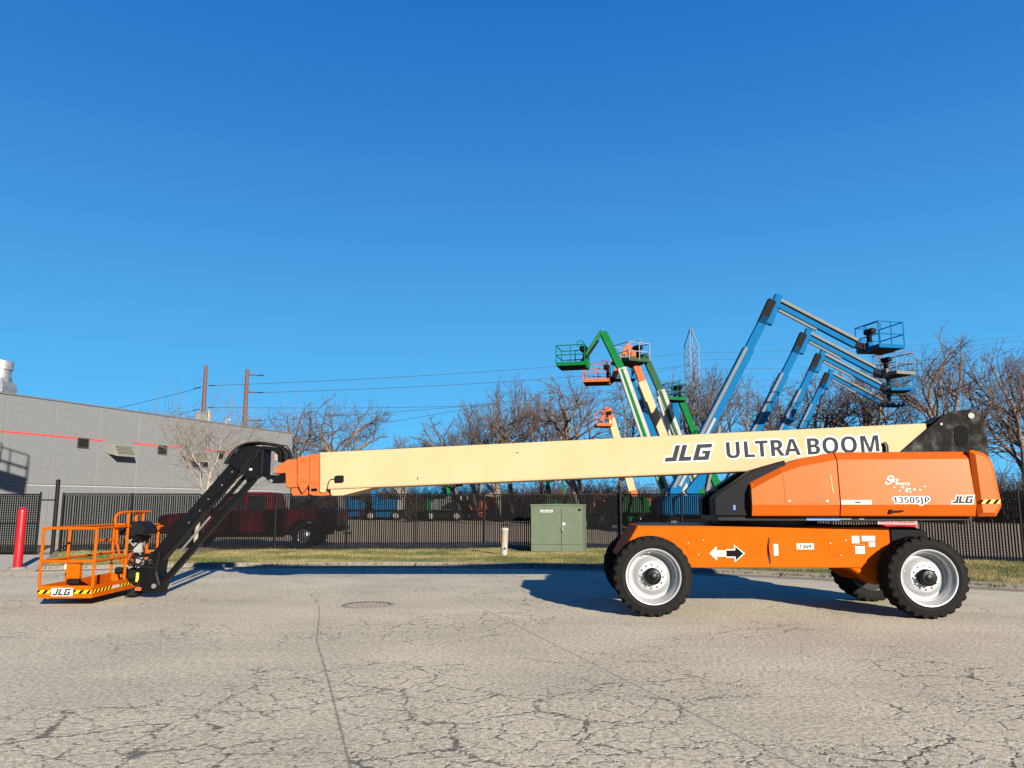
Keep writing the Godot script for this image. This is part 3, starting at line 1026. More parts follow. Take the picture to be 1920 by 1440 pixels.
func sticker(parent: Node3D, c: Vector3, w: float, h: float, lines := 3, head := false) -> void:
	var s := sh()
	s.box(c + V(0, 0, 0.002), V(w, h, 0.003))
	var o := part("sticker", s, M.decal_white, parent)
	if lines > 0:
		s = sh()
		if head: s.box(c + V(0, h * 0.42, 0.0042), V(w * 0.96, h * 0.12, 0.002))
		for i in lines:
			s.box(c + V(-w * 0.04 * (i % 3), h * (0.24 - 0.6 * i / maxf(1, lines)), 0.0042), V(w * (0.72 - 0.14 * (i % 2)), h * 0.035, 0.002))
		part("sticker_print", s, M.decal_dark, parent)


func make_lift() -> void:
	var t := thing("boom_lift", "large orange and cream telescopic boom lift parked across the lot", "boom lift", V(3.97, 0, -12.58), -3.0)
	# --- chassis
	var s := sh()
	s.extr(poly([-2.34, 0.80, -2.06, 1.262, 1.60, 1.245, 1.60, 0.97, 1.34, 0.66, -1.36, 0.65]), -0.74, 0.74, 0.012)
	var ch := part("chassis", s, M.orange, t)
	s = sh(); s.box(V(-0.5, 1.268, 0), V(3.0, 0.012, 1.40), 0.003); part("deck_plate", s, M.black_paint, ch)
	# round cover plates with their bolts
	for x: float in [-1.2, 0.86]:
		s = sh(Transform3D(Basis(), V(x, 0.97, 0.74)))
		s.lathe([Vector2(0, 0.006), Vector2(0.146, 0.006), Vector2(0.15, 0.0)], 40)
		part("cover_plate", s, M.orange, ch)
		for k in 3:
			var an := 0.7 + TAU * k / 3.0
			s = sh(); s.cyl(V(x + 0.132 * cos(an), 0.97 + 0.132 * sin(an), 0.744), V(x + 0.132 * cos(an), 0.97 + 0.132 * sin(an), 0.752), 0.008, 6); part("bolt", s, M.steel, ch)
	# slotted recess with its latch
	s = sh(Transform3D(Basis(), V(-0.145, 0.90, 0.74)))
	s.extr(poly([-0.035, 0, -0.028, 0.1, -0.005, 0.19, 0.012, 0.2, 0.012, -0.2, -0.005, -0.19, -0.028, -0.1]), -0.0, 0.004)
	part("slot", s, M.black_paint, ch)
	s = sh(); s.tube([V(-0.135, 1.0, 0.735), V(-0.15, 0.98, 0.765), V(-0.15, 0.86, 0.765), V(-0.135, 0.84, 0.735)], 0.012, 8); part("latch_bar", s, M.orange, ch)
	s = sh(); s.beam(V(-0.115, 1.11, 0.755), V(-0.115, 0.69, 0.755), 0.028, 0.02, 0.004); part("slot_rail", s, M.orange, ch)
	sticker(ch, V(-0.05, 0.915, 0.742), 0.065, 0.165, 2)
	# two-way arrow
	var ar := [-0.245, 0.0, -0.135, 0.105, -0.135, 0.045, 0.0, 0.045, 0.0, -0.045, -0.135, -0.045, -0.135, -0.105]
	var white := sh(Transform3D(Basis(), V(-0.775, 0.86, 0.742)))
	white.extr(poly(ar), 0, 0.003)
	var rim := poly([0.0, 0.062, 0.118, 0.062, 0.118, 0.128, 0.275, 0.0, 0.118, -0.128, 0.118, -0.062, 0.0, -0.062])
	white.extr(rim, 0, 0.0024)
	part("arrow_white", white, M.decal_white, ch)
	var blk := sh(Transform3D(Basis(), V(-0.775, 0.86, 0.742)))
	blk.extr(poly([0.001, 0.045, 0.135, 0.045, 0.135, 0.1, 0.25, 0.0, 0.135, -0.1, 0.135, -0.045, 0.001, -0.045]), 0.0026, 0.0045)
	part("arrow_black", blk, M.decal_black, ch)
	# fleet number
	s = sh(); s.box(V(0.375, 0.965, 0.744), V(0.25, 0.085, 0.003), 0.0); part("number_plate", s, M.decal_white, ch)
	lettering("1369", 0.058, M.decal_dark, ch, V(0.375, 0.963, 0.748))
	sticker(ch, V(1.105, 1.065, 0.742), 0.105, 0.105, 3)
	sticker(ch, V(1.29, 1.08, 0.742), 0.19, 0.075, 0)
	sticker(ch, V(1.16, 0.925, 0.742), 0.135, 0.125, 4, true)
	sticker(ch, V(1.335, 0.995, 0.742), 0.09, 0.065, 1)
	# axles and knuckles
	for x: float in [-1.905, 1.905]:
		for z: float in [1.0, -1.0]:
			s = sh()
			s.cyl(V(x, 0.56, z * 0.60), V(x, 0.56, z * 1.02), 0.14, 20)
			s.cyl(V(x, 0.562, z * 0.765), V(x, 0.562, z * 0.84), 0.37, 32)
			part("drive_hub", s, M.black_paint, t)
		s = sh()
		s.box(V(x, 0.60, 0), V(0.30, 0.30, 1.5), 0.03)
		part("axle_beam", s, M.orange, t)
	for z: float in [1.0, -1.0]:
		s = sh(); s.extr(poly([1.0, 0.655, 1.36, 0.96, 1.62, 0.98, 1.62, 0.42, 1.34, 0.42]), z * 0.30, z * 0.72, 0.02); part("swing_arm", s, M.orange, t)
		s = sh(); s.extr(poly([1.602, 0.95, 1.602, 1.24, 1.95, 1.25, 2.12, 1.18, 2.16, 1.02, 2.0, 1.08, 1.86, 1.10, 1.76, 1.02, 1.70, 0.9]), z * 0.35, z * 0.76, 0.02); part("knuckle", s, M.charcoal, t)
		s = sh(); s.cyl(V(1.86, 0.98, z * 0.70), V(1.86, 0.98, z * 0.82), 0.12, 20); part("knuckle_pin", s, M.black_paint, t)
	for x: float in [-1.905, 1.905]:
		for z: float in [1.0, -1.0]:
			var w := make_wheel(t, V(x, 0.562, z * 1.22), z)
			w.rotation_degrees.z = 17.0 * x
	# --- upper works turn a little more
	var U := Basis(Vector3.UP, deg_to_rad(-3.8))
	var up := Transform3D(U, Vector3.ZERO)
	s = sh(up * Transform3D(Basis(Vector3.RIGHT, -PI / 2), Vector3.ZERO))
	s.lathe([Vector2(0, 1.40), Vector2(0.72, 1.40), Vector2(0.72, 1.34), Vector2(0.78, 1.33), Vector2(0.78, 1.275)], 48)
	part("slew_ring", s, M.black_paint, t)
	s = sh(up)
	s.extr(poly([-0.86, 1.335, -0.86, 1.405, 2.62, 1.405, 2.62, 1.35, 1.4, 1.335]), -1.02, 1.02, 0.01)
	var tt := part("turntable", s, M.black_paint, t)
	s = sh(up); s.box(V(0.62, 1.37, 1.022), V(0.46, 0.045, 0.004)); part("blue_decal", s, M.decal_blue, tt)
	for e in [[0.93, 0.16], [1.15, 0.07]]:
		s = sh(up); s.box(V(e[0], 1.372, 1.022), V(e[1], 0.02, 0.004)); part("small_print", s, M.plastic_grey, tt)
	# dark front skirts, sloping up to the hoods
	for z: float in [1.0, -1.0]:
		s = sh(up)
		s.extr(poly([-0.90, 1.41, -0.90, 1.66, -0.84, 1.73, -0.30, 2.09, 0.12, 2.21, 0.14, 2.12, -0.36, 1.82, -0.36, 1.41]), z * 0.47, z * 1.06, 0.012)
		part("front_skirt", s, M.plastic_black, t)
		s = sh(up); s.extr(poly([-0.388, 1.45, -0.388, 1.86, -0.352, 1.88, -0.352, 1.45]), z * 0.6, z * 1.14, 0.006); part("end_panel", s, M.orange, t)
	s = sh(up); s.box(V(-0.62, 1.53, 1.062), V(0.03, 0.07, 0.004)); part("sticker", s, M.decal_blue, t)
	for i in 4:
		s = sh(up); s.box(V(-0.394, 1.64 + i * 0.045, 1.08), V(0.004, 0.028, 0.035)); part("sticker", s, M.plastic_grey, t)
	# hoods: lower lip leans in, main face leans back, top edge rolls over
	for z: float in [1.0, -1.0]:
		var sec := func(x: float, top: float, x_low := 0.0) -> PackedVector3Array:
			var yc: float = top - 0.115
			var zc: float = 1.205 - (yc - 1.57) * 0.085
			return PackedVector3Array([up * V(x + x_low, 1.41, 0.46 * z), up * V(x + x_low, 1.41, 1.13 * z), up * V(x + x_low * 0.8, 1.425, 1.145 * z), up * V(x + x_low * 0.7, 1.57, 1.205 * z), up * V(x, yc, zc * z), up * V(x, top - 0.012, (zc - 0.13) * z), up * V(x, top, (zc - 0.17) * z), up * V(x, top, 0.46 * z)])
		var a := sh()
		a.loft([sec.call(-0.39, 1.90), sec.call(-0.32, 1.94), sec.call(0.06, 2.14), sec.call(0.32, 2.23), sec.call(0.815, 2.32)])
		var fh := part("front_hood", a, M.hood, t)
		var b := sh()
		b.loft([sec.call(0.832, 2.322), sec.call(2.60, 2.322, 0.04)])
		var mh := part("engine_hood", b, M.hood, t)
		if z > 0:
			# service door: flush panel on the front hood
			var lean := Basis(V(1, 0, 0), -atan(0.085))
			var face := func(x: float, y: float, out: float) -> Transform3D:
				return up * Transform3D(lean, V(x, y, 1.205 - (y - 1.57) * 0.085 + out))
			s = sh(face.call(0.375, 1.80, 0.0))
			s.extr(poly([-0.31, -0.19, -0.29, -0.205, 0.32, -0.205, 0.32, 0.20, -0.31, 0.20]), -0.002, 0.006, 0.003)
			part("service_door", s, M.hood, fh)
			for e in [[-0.25, -0.18], [0.27, -0.18]]:
				s = sh(face.call(0.375, 1.80, 0.006)); s.cyl(V(e[0], e[1], 0), V(e[0], e[1], 0.008), 0.012, 10); part("door_screw", s, M.steel, fh)
			s = sh(face.call(0.72, 1.85, 0.004)); s.beam(V(-0.005, 0.14, 0), V(0.015, -0.12, 0), 0.006, 0.014); part("door_seal", s, M.cream, fh)
			s = sh(face.call(1.04, 1.605, 0.0015)); s.box(V(0, 0, 0), V(0.41, 0.06, 0.003)); part("serial_label", s, M.decal_white, mh)
			s = sh(face.call(1.04, 1.605, 0.004)); s.box(V(0.02, 0.0, 0), V(0.08, 0.022, 0.002)); part("label_print", s, M.decal_dark, mh)
			var f: Transform3D = face.call(1.775, 1.635, 0.002)
			letter_rim("1350SJP", 0.082, 0.014, M.decal_white, mh, f.origin, f.basis, "Droid Sans", 1.18)
			f = face.call(1.775, 1.635, 0.005)
			lettering("1350SJP", 0.082, M.decal_dark, mh, f.origin, f.basis, "Droid Sans", true, 0.0, 0.002, 1.18)
			f = face.call(2.46, 1.64, 0.002)
			logo(0.098, 0.29, mh, f.origin, f.basis, 0.16)
			# script badge
			f = face.call(1.60, 1.905, 0.002)
			lettering("S", 0.12, M.decal_white, mh, f * V(-0.085, 0.01, 0), f.basis * Basis(V(1.1, 0, 0), V(0.45, 1, 0), V(0, 0, 1)), "Droid Serif", true)
			lettering("ky", 0.055, M.decal_white, mh, f * V(-0.005, 0.012, 0), f.basis * Basis(V(1, 0, 0), V(0.35, 1, 0), V(0, 0, 1)), "Droid Serif", true)
			lettering("POWER", 0.036, M.decal_white, mh, f * V(0.085, -0.045, 0), f.basis, "Droid Serif", true)
			# flaked sticker remains
			rng.seed = 77
			s = sh(face.call(1.74, 1.775, 0.0015))
			for i in 12:
				var c := Vector2(rng.randfn(0, 0.075), rng.randfn(0, 0.03))
				var pp := PackedVector2Array()
				var r := rng.randf_range(0.006, 0.024)
				for k in 7: pp.append(c + Vector2(cos(TAU * k / 7), sin(TAU * k / 7)) * r * rng.randf_range(0.5, 1.3))
				s.extr(pp, i * 0.0001, 0.0012 + i * 0.0001)
			part("sticker_remains", s, M.decal_white, mh)
			# latch below
			s = sh(up); s.box(V(1.50, 1.475, 1.165), V(0.06, 0.06, 0.05), 0.012); s.beam(V(1.50, 1.475, 1.185), V(1.67, 1.485, 1.19), 0.03, 0.022, 0.006); part("hood_latch", s, M.plastic_black, mh)
	# counterweight
	s = sh(up)
	s.extr(poly([2.665, 1.41, 2.625, 2.322, 2.74, 2.315, 2.82, 2.285, 2.89, 2.22, 2.925, 2.12, 2.99, 1.58, 2.975, 1.53, 2.90, 1.41]), -1.19, 1.19, 0.055)
	var cw := part("counterweight", s, M.hood, t)
	hazard(cw, up * V(2.70, 1.585, 1.193), up * V(2.955, 1.585, 1.193), 0.055, up.basis * V(0, 0, 1), 0.1)
	s = sh(up)
	s.tube([V(2.78, 2.31, 0.85), V(2.78, 2.345, 0.85)], 0.04, 12); part("lifting_lug", s, M.orange, cw)
	# exhaust stub in front of the boom
	s = sh(up); s.tube([V(1.62, 2.28, 0.78), V(1.62, 2.42, 0.78), V(1.60, 2.47, 0.77)], [0.045, 0.045, 0.04], 14); part("exhaust_pipe", s, M.black_paint, t)

	# --- main boom, in its own frame: x along, origin at the lower front corner
	var bt := up * Transform3D(Basis(V(0, 0, 1), deg_to_rad(2.23)), V(-7.16, 1.81, 0))
	var boom := Node3D.new()
	boom.name = "main_boom"
	t.add_child(boom)
	boom.transform = bt
	var hw := 0.27
	s = sh()
	# section rounded at the corners, ends cut square; rear end under the black plates
	s.t = Transform3D(Basis(V(0, 0, 1), V(0, 1, 0), V(-1, 0, 0)), Vector3.ZERO)
	var cs := poly([-hw + 0.03, 0, hw - 0.03, 0, hw - 0.008, 0.01, hw, 0.03, hw, 0.59, hw - 0.008, 0.612, hw - 0.03, 0.622, -hw + 0.03, 0.622, -hw + 0.008, 0.612, -hw, 0.59, -hw, 0.03, -hw + 0.008, 0.01])
	s.extr(cs, -9.6, 0.0, 0.004)
	part("outer_tube", s, M.cream, boom)
	s = sh(); s.box(V(0.19, 0.311, 0), V(0.012, 0.625, hw * 2 + 0.006), 0.002); part("weld_seam", s, M.cream, boom)
	s = sh(); s.extr(poly([0.17, -0.002, 0.18, -0.09, 0.22, -0.105, 0.40, -0.105, 0.88, -0.002]), -hw + 0.01, hw - 0.01, 0.006); part("wear_pad_housing", s, M.cream, boom)
	s = sh(); s.extr(poly([0.0, 0.02, 0.0, -0.03, 0.03, -0.045, 0.09, -0.045, 0.10, 0.02]), -hw + 0.02, hw + 0.012, 0.005); part("front_pad", s, M.cream, boom)
	for e in [[0.06, 0.555], [0.11, 0.555], [0.06, 0.10], [0.11, 0.10]]:
		s = sh(); s.cyl(V(e[0], e[1], hw - 0.002), V(e[0], e[1], hw + 0.006), 0.011, 8); part("bolt", s, M.steel, boom)
	s = sh(); s.box(V(0.335, 0.165, hw + 0.02), V(0.15, 0.115, 0.05), 0.03); part("junction_box", s, M.plastic_black, boom)
	s = sh(); s.tube([V(0.27, 0.17, hw + 0.02), V(0.19, 0.165, hw + 0.02), V(0.155, 0.13, hw + 0.02), V(0.14, 0.06, hw + 0.018), V(0.12, -0.03, hw)], 0.007, 6); part("cable", s, M.plastic_black, boom)
	logo(0.25, 0.76, boom, V(6.01, 0.335, hw), Basis(), 0.1)
	for e in [["ULTRA", 7.14, 1.06], ["BOOM", 8.35, 1.04]]:
		letter_rim(e[0], 0.252, 0.026, M.decal_white, boom, V(e[1], 0.345, hw + 0.0005), Basis(), "Droid Sans", e[2])
		lettering(e[0], 0.252, M.decal_dark, boom, V(e[1], 0.345, hw + 0.0055), Basis(), "Droid Sans", true, 0.0, 0.002, e[2])
	# scratches and a drain plug
	s = sh(); s.box(V(1.65, 0.12, hw + 0.001), V(0.012, 0.05, 0.003)); s.box(V(3.3, 0.46, hw + 0.001), V(0.04, 0.012, 0.003)); part("scuff_mark", s, M.charcoal, boom)
	s = sh(); s.cyl(V(2.3, -0.04, 0.1), V(2.3, 0.0, 0.1), 0.06, 12); part("sensor", s, M.black_paint, boom)
	# rear: scuffed black cheek plates over the pivot
	for z: float in [1.0, -1.0]:
		s = sh()
		s.extr(poly([8.95, 0.02, 9.05, 0.10, 9.62, 0.55, 9.82, 0.70, 9.98, 0.775, 10.28, 0.80, 10.42, 0.765, 10.44, 0.5, 10.42, 0.0]), z * (hw + 0.005), z * (hw + 0.045), 0.006)
		part("cheek_plate", s, M.scuffed, boom)
		s = sh()
		s.extr(poly([10.02, 0.55, 9.98, 0.50, 9.96, 0.34, 10.0, 0.24, 10.08, 0.24, 10.16, 0.30, 10.16, 0.53, 10.1, 0.56]), z * (hw + 0.046), z * (hw + 0.055)); part("pivot_recess", s, M.decal_black, boom)
		s = sh(); s.cyl(V(10.24, 0.695, z * hw), V(10.24, 0.695, z * (hw + 0.065)), 0.045, 14); part("pin", s, M.plastic_grey, boom)
		s = sh(); s.cyl(V(9.80, 0.59, z * hw), V(9.80, 0.59, z * (hw + 0.06)), 0.02, 10); part("pin", s, M.plastic_grey, boom)
		for i in 5:
			s = sh(); s.beam(V(10.20, 0.56 - i * 0.037, z * (hw + 0.05)), V(10.40, 0.56 - i * 0.037, z * (hw + 0.05)), 0.018, 0.018, 0.005); part("hose_end", s, M.scuffed, boom)
	s = sh(); s.box(V(10.1, 0.36, 0), V(0.6, 0.7, hw * 2 - 0.02), 0.02); part("rear_block", s, M.black_paint, boom)
	s = sh(); s.extr(poly([9.55, 0.623, 9.9, 0.72, 10.1, 0.79, 10.1, 0.65, 9.6, 0.60]), -hw + 0.04, hw - 0.04, 0.01); part("rear_cover", s, M.charcoal, boom)
	s = sh(up); s.box(V(2.95, 1.95, 0), V(0.55, 1.1, 0.5), 0.02); part("boom_pedestal", s, M.black_paint, t)
	s = sh(up); s.cyl(V(0.15, 1.55, 0), V(1.3, 2.08, 0), 0.11, 20); part("lift_cylinder", s, M.black_paint, t)

	# --- telescoped sections and the nose, in the boom frame
	var nose := Node3D.new()
	nose.name = "boom_nose"
	t.add_child(nose)
	nose.transform = bt
	s = sh(); s.extr(poly([0.02, 0.60, -0.20, 0.595, -0.205, 0.08, -0.2, 0.0, -0.06, 0.0, 0.02, 0.02]), -0.235, 0.235, 0.01); part("middle_section", s, M.coral, nose)
	s = sh(); s.extr(poly([-0.19, 0.02, -0.21, -0.055, -0.14, -0.088, 0.0, -0.10, 0.13, -0.095, 0.155, -0.06, 0.05, -0.035, 0.0, 0.03]), -0.245, 0.245, 0.01); part("section_pad", s, M.coral, nose)
	s = sh(); s.box(V(-0.11, 0.005, 0.247), V(0.10, 0.05, 0.004)); part("pad_slot", s, M.decal_black, nose)
	s = sh(); s.extr(poly([-0.20, 0.565, -0.215, 0.575, -0.405, 0.565, -0.42, 0.55, -0.42, 0.12, -0.335, -0.045, -0.225, 0.085, -0.20, 0.11]), -0.215, 0.215, 0.01); part("inner_section", s, M.coral, nose)
	s = sh(); s.extr(poly([-0.22, -0.02, -0.22, -0.085, -0.52, -0.075, -0.555, -0.03, -0.555, 0.10, -0.40, 0.12]), -0.14, 0.14, 0.01); part("section_shoe", s, M.coral, nose)
	s = sh(); s.extr(poly([-0.40, 0.53, -0.60, 0.535, -0.86, 0.385, -0.875, 0.35, -0.85, 0.305, -0.64, 0.31, -0.63, 0.06, -0.42, 0.06]), -0.18, 0.18, 0.012); part("nose_bracket", s, M.coral, nose)
	s = sh(); s.cyl(V(-0.82, 0.345, -0.22), V(-0.82, 0.345, 0.205), 0.03, 14); part("nose_pin", s, M.steel, nose)
	for e in [[-0.11, 0.53], [-0.11, 0.12], [-0.31, 0.50], [-0.31, 0.17]]:
		s = sh(); s.box(V(e[0], e[1], 0.238 if e[0] > -0.2 else 0.218), V(0.11, 0.05, 0.006), 0.002); part("wear_pad_plate", s, M.orange, nose)
		for dx: float in [-0.025, 0.03]:
			s = sh(); s.cyl(V(e[0] + dx, e[1], 0.22 if e[0] > -0.2 else 0.2), V(e[0] + dx, e[1], 0.247 if e[0] > -0.2 else 0.227), 0.009, 6); part("bolt", s, M.iron, nose)

	# --- jib: elbow block, main beam and parallel link, all black
	var jib := Node3D.new()
	jib.name = "jib"
	t.add_child(jib)
	jib.transform = up
	s = sh(); s.extr(poly([-8.86, 2.26, -8.76, 2.42, -8.62, 2.53, -8.50, 2.575, -8.36, 2.56, -8.27, 2.48, -8.25, 2.12, -8.36, 2.04, -8.50, 1.95, -8.56, 2.06, -8.66, 2.14]), -0.15, 0.15, 0.02); part("elbow", s, M.black_paint, jib)
	s = sh(); s.box(V(-8.255, 2.27, 0), V(0.07, 0.46, 0.34), 0.015); part("rotator_plate", s, M.black_paint, jib)
	s = sh(); s.extr(poly([-8.27, 2.56, -7.98, 2.53, -7.92, 2.45, -7.93, 2.28, -7.97, 2.28, -7.98, 2.42, -8.05, 2.47, -8.27, 2.49]), -0.12, 0.12, 0.01); part("bridge_arm", s, M.black_paint, jib)
	s = sh(); s.box(V(-8.03, 2.38, 0.02), V(0.075, 0.16, 0.1), 0.01); part("valve_block", s, M.plastic_grey, jib)
	s = sh(); s.extr(poly([-8.27, 2.08, -7.98, 2.06, -7.80, 2.10, -7.80, 2.02, -7.94, 1.93, -8.10, 1.93, -8.16, 2.0]), -0.13, 0.13, 0.015); part("lower_bridge", s, M.black_paint, jib)
	s = sh(); s.cyl(V(-8.07, 1.965, -0.15), V(-8.07, 1.965, 0.15), 0.03, 12); part("pin", s, M.steel, jib)
	s = sh(); s.cyl(V(-8.02, 1.98, 0.06), V(-7.78, 2.05, 0.06), 0.022, 10); part("cylinder_rod", s, M.steel, jib)
	for x: float in [-8.37, -8.30]:
		s = sh(); s.beam(V(x, 2.05, 0.165), V(x, 2.5, 0.165), 0.02, 0.02, 0.004); part("bracket_bar", s, M.black_paint, jib)
	# main beam
	s = sh(); s.beam(V(-8.66, 2.31, 0), V(-10.12, 0.62, 0), 0.22, 0.215, 0.02); part("beam", s, M.black_paint, jib)
	s = sh(); s.beam(V(-8.43, 2.01, 0), V(-10.0, 0.21, 0), 0.14, 0.085, 0.012); part("link", s, M.black_paint, jib)
	s = sh(); s.cyl(V(-8.56, 2.13, -0.05), V(-9.2, 1.38, -0.05), 0.035, 14); part("cylinder", s, M.black_paint, jib)
	s = sh(); s.cyl(V(-9.2, 1.38, -0.05), V(-9.72, 0.78, -0.05), 0.02, 12); part("cylinder_rod", s, M.steel, jib)
	for e in [[-8.95, 1.90], [-9.18, 1.66], [-9.32, 1.47], [-9.5, 1.27], [-8.78, 2.12], [-10.0, 0.7]]:
		s = sh(); s.cyl(V(e[0], e[1], 0.10), V(e[0], e[1], 0.122), 0.013, 8); part("bolt", s, M.steel, jib)
	s = sh(); s.box(V(-8.43, 2.16, 0.16), V(0.05, 0.035, 0.006)); part("sticker", s, M.decal_white, jib)
	# foot of the jib
	s = sh(); s.extr(poly([-9.96, 0.80, -10.13, 0.78, -10.20, 0.62, -10.32, 0.52, -10.32, 0.32, -10.24, 0.12, -9.98, 0.10, -9.93, 0.24, -10.0, 0.45]), -0.17, 0.17, 0.02); part("foot", s, M.black_paint, jib)
	s = sh(); s.cyl(V(-10.02, 0.22, -0.2), V(-10.02, 0.22, 0.19), 0.04, 14); part("pin", s, M.steel, jib)
	s = sh(); s.cyl(V(-10.12, 0.62, -0.19), V(-10.12, 0.62, 0.18), 0.035, 14); part("pin", s, M.steel, jib)
	s = sh(); s.box(V(-10.30, 0.17, 0.18), V(0.11, 0.06, 0.02), 0.006); part("orange_tab", s, M.coral, jib)
	# hoses
	rng.seed = 19
	for i in 5:
		var zz := -0.12 + i * 0.06
		var lift := 0.014 * (i % 3)
		s = sh(); s.tube(smooth([V(-8.93, 2.26, zz), V(-8.80, 2.45 + lift, zz), V(-8.62, 2.57 + lift, zz), V(-8.40, 2.605 + lift, zz), V(-8.15, 2.575 + lift, zz), V(-7.98, 2.54 + lift, zz), V(-7.87, 2.46, zz), V(-7.845, 2.32, zz), V(-7.82, 2.24, zz * 0.6)]), 0.014, 8, false); part("hose", s, M.rubber, jib)
	s = sh(); s.tube(smooth([V(-8.0, 2.565, 0.1), V(-7.86, 2.56, 0.1), V(-7.78, 2.48, 0.1), V(-7.74, 2.36, 0.08), V(-7.72, 2.28, 0.08)]), 0.011, 6, false); part("hose", s, M.rubber, jib)
	for i in 4:
		var ph := rng.randf() * 6.0
		var pts := []
		for k in 7:
			var f := k / 6.0
			pts.append(V(-9.98 - f * 0.52, 0.58 + sin(f * 2.6 + ph) * 0.07 + 0.04 * f, 0.19 + 0.03 * sin(f * 4.0 + ph)))
		s = sh(); s.tube(smooth(pts), 0.012, 6, false); part("hose", s, M.rubber, jib)
	for i in 4:
		var pts := []
		for k in 6:
			var f := k / 5.0
			pts.append(V(-8.30 - 0.3 * f + 0.05 * sin(i + f * 4), 2.50 - 0.46 * f, 0.17 + 0.03 * sin(i * 2.0 + f * 5.0)))
		s = sh(); s.tube(smooth(pts), 0.012, 6, false); part("hose", s, M.rubber, jib)

	make_platform(t, up * Transform3D(Basis(Vector3.UP, deg_to_rad(8.8)), V(-11.06, 0.13, 0.02)))


func make_platform(t: Node3D, xf: Transform3D) -> void:
	var p := Node3D.new()
	p.name = "work_platform"
	t.add_child(p)
	p.transform = xf
	var X := 0.41; var Z := 1.22
	var s := sh()
	s.box(V(0, 0.025, 0), V(X * 2 - 0.02, 0.03, Z * 2 - 0.02), 0.004)
	part("floor", s, M.orange, p)
	for x: float in [-0.2, 0.2]:
		s = sh(); s.box(V(x, -0.005, 0), V(0.06, 0.03, Z * 2 - 0.1), 0.004); part("floor_joist", s, M.orange, p)
	for e in [[V(0, 0.095, Z), V(X * 2, 0.19, 0.018)], [V(0, 0.095, -Z), V(X * 2, 0.19, 0.018)], [V(-X, 0.095, 0), V(0.018, 0.19, Z * 2 - 0.02)], [V(X, 0.095, 0), V(0.018, 0.19, Z * 2 - 0.02)]]:
		s = sh(); s.box(e[0], e[1], 0.004); part("toe_board", s, M.orange, p)
	hazard(p, V(-X, 0.07, Z + 0.009), V(-0.2, 0.07, Z + 0.009), 0.055, V(0, 0, 1), 0.12)
	hazard(p, V(0.14, 0.07, Z + 0.009), V(X, 0.07, Z + 0.009), 0.055, V(0, 0, 1), 0.12)
	hazard(p, V(X + 0.009, 0.07, Z - 0.01), V(X + 0.009, 0.07, 0.55), 0.055, V(1, 0, 0), 0.12)
	hazard(p, V(X + 0.009, 0.07, 0.26), V(X + 0.009, 0.07, -0.4), 0.055, V(1, 0, 0), 0.12)
	s = sh(); s.box(V(X + 0.011, 0.10, 0.41), V(0.003, 0.05, 0.24)); part("sticker", s, M.decal_white, p)
	s = sh(); s.box(V(-0.035, 0.095, Z + 0.0105), V(0.33, 0.125, 0.003)); part("logo_plate", s, M.decal_white, p)
	logo(0.1, 0.29, p, V(-0.035, 0.095, Z + 0.0125), Basis(), 0.05)
	# posts, rails
	var tops := [[-X, Z, 1.07], [X, Z, 1.07], [-X, 0.42, 1.07], [-X, -0.55, 1.07], [-X, -Z, 1.07], [X, -Z, 1.07], [X, -0.75, 1.07], [X, 0.12, 1.30], [X, -0.5, 1.28]]
	for e in tops:
		s = sh(); s.beam(V(e[0], 0.16, e[1] - 0.02 * signf(e[1])), V(e[0], e[2], e[1] - 0.02 * signf(e[1])), 0.042, 0.042, 0.012, Vector3.RIGHT); part("post", s, M.orange, p)
	for y: float in [1.07, 0.56]:
		for e in [[V(-X - 0.02, y, Z - 0.02), V(X + 0.02, y, Z - 0.02)], [V(-X - 0.02, y, -Z + 0.02), V(X + 0.02, y, -Z + 0.02)], [V(-X, y, Z), V(-X, y, -Z)], [V(X, y, Z), V(X, y, -Z)]]:
			s = sh(); s.beam(e[0], e[1], 0.045, 0.04, 0.012); part("top_rail" if y > 1 else "mid_rail", s, M.orange, p)
	# looped grab rails above the console side
	s = sh(); s.tube(smooth([V(X - 0.02, 0.85, 0.42), V(X - 0.03, 1.05, 0.46), V(X - 0.06, 1.2, 0.47), V(X - 0.05, 1.28, 0.40), V(X - 0.02, 1.31, 0.25), V(X, 1.315, 0.0), V(X, 1.315, -0.55), V(X + 0.01, 1.31, -0.75)]), 0.023, 10); part("console_guard", s, M.orange, p)
	s = sh(); s.tube(smooth([V(X - 0.04, 0.86, 0.42), V(X - 0.02, 0.6, 0.3), V(X, 0.45, 0.2)]), 0.021, 10); part("guard_brace", s, M.orange, p)
	s = sh(); s.tube(smooth([V(-X + 0.12, 0.86, -0.25), V(-0.05, 0.84, 0.1), V(X - 0.08, 0.86, 0.34)]), 0.02, 8); part("grab_bar", s, M.orange, p)
	s = sh(); s.tube(smooth([V(X - 0.02, 1.05, -0.30), V(X - 0.05, 1.22, -0.3), V(X - 0.02, 1.29, -0.38), V(X, 1.3, -0.5)]), 0.022, 8); part("grab_bar", s, M.orange, p)
	s = sh(); s.tube(smooth([V(X + 0.02, 1.0, -1.2), V(X + 0.12, 1.04, -1.1), V(X + 0.12, 1.04, -0.95), V(X, 0.98, -0.85)]), 0.018, 8); part("grab_bar", s, M.orange, p)
	# manual box hung on the near rail
	s = sh(); s.box(V(0.06, 0.405, Z - 0.12), V(0.21, 0.235, 0.1), 0.01); part("manual_box", s, M.orange, p)
	s = sh(); s.box(V(0.06, 0.24, Z - 0.13), V(0.19, 0.08, 0.1), 0.01); part("socket_box", s, M.plastic_black, p)
	s = sh(); s.box(V(-0.07, 0.47, Z - 0.1), V(0.03, 0.09, 0.03), 0.008); part("tag", s, M.decal_white, p)
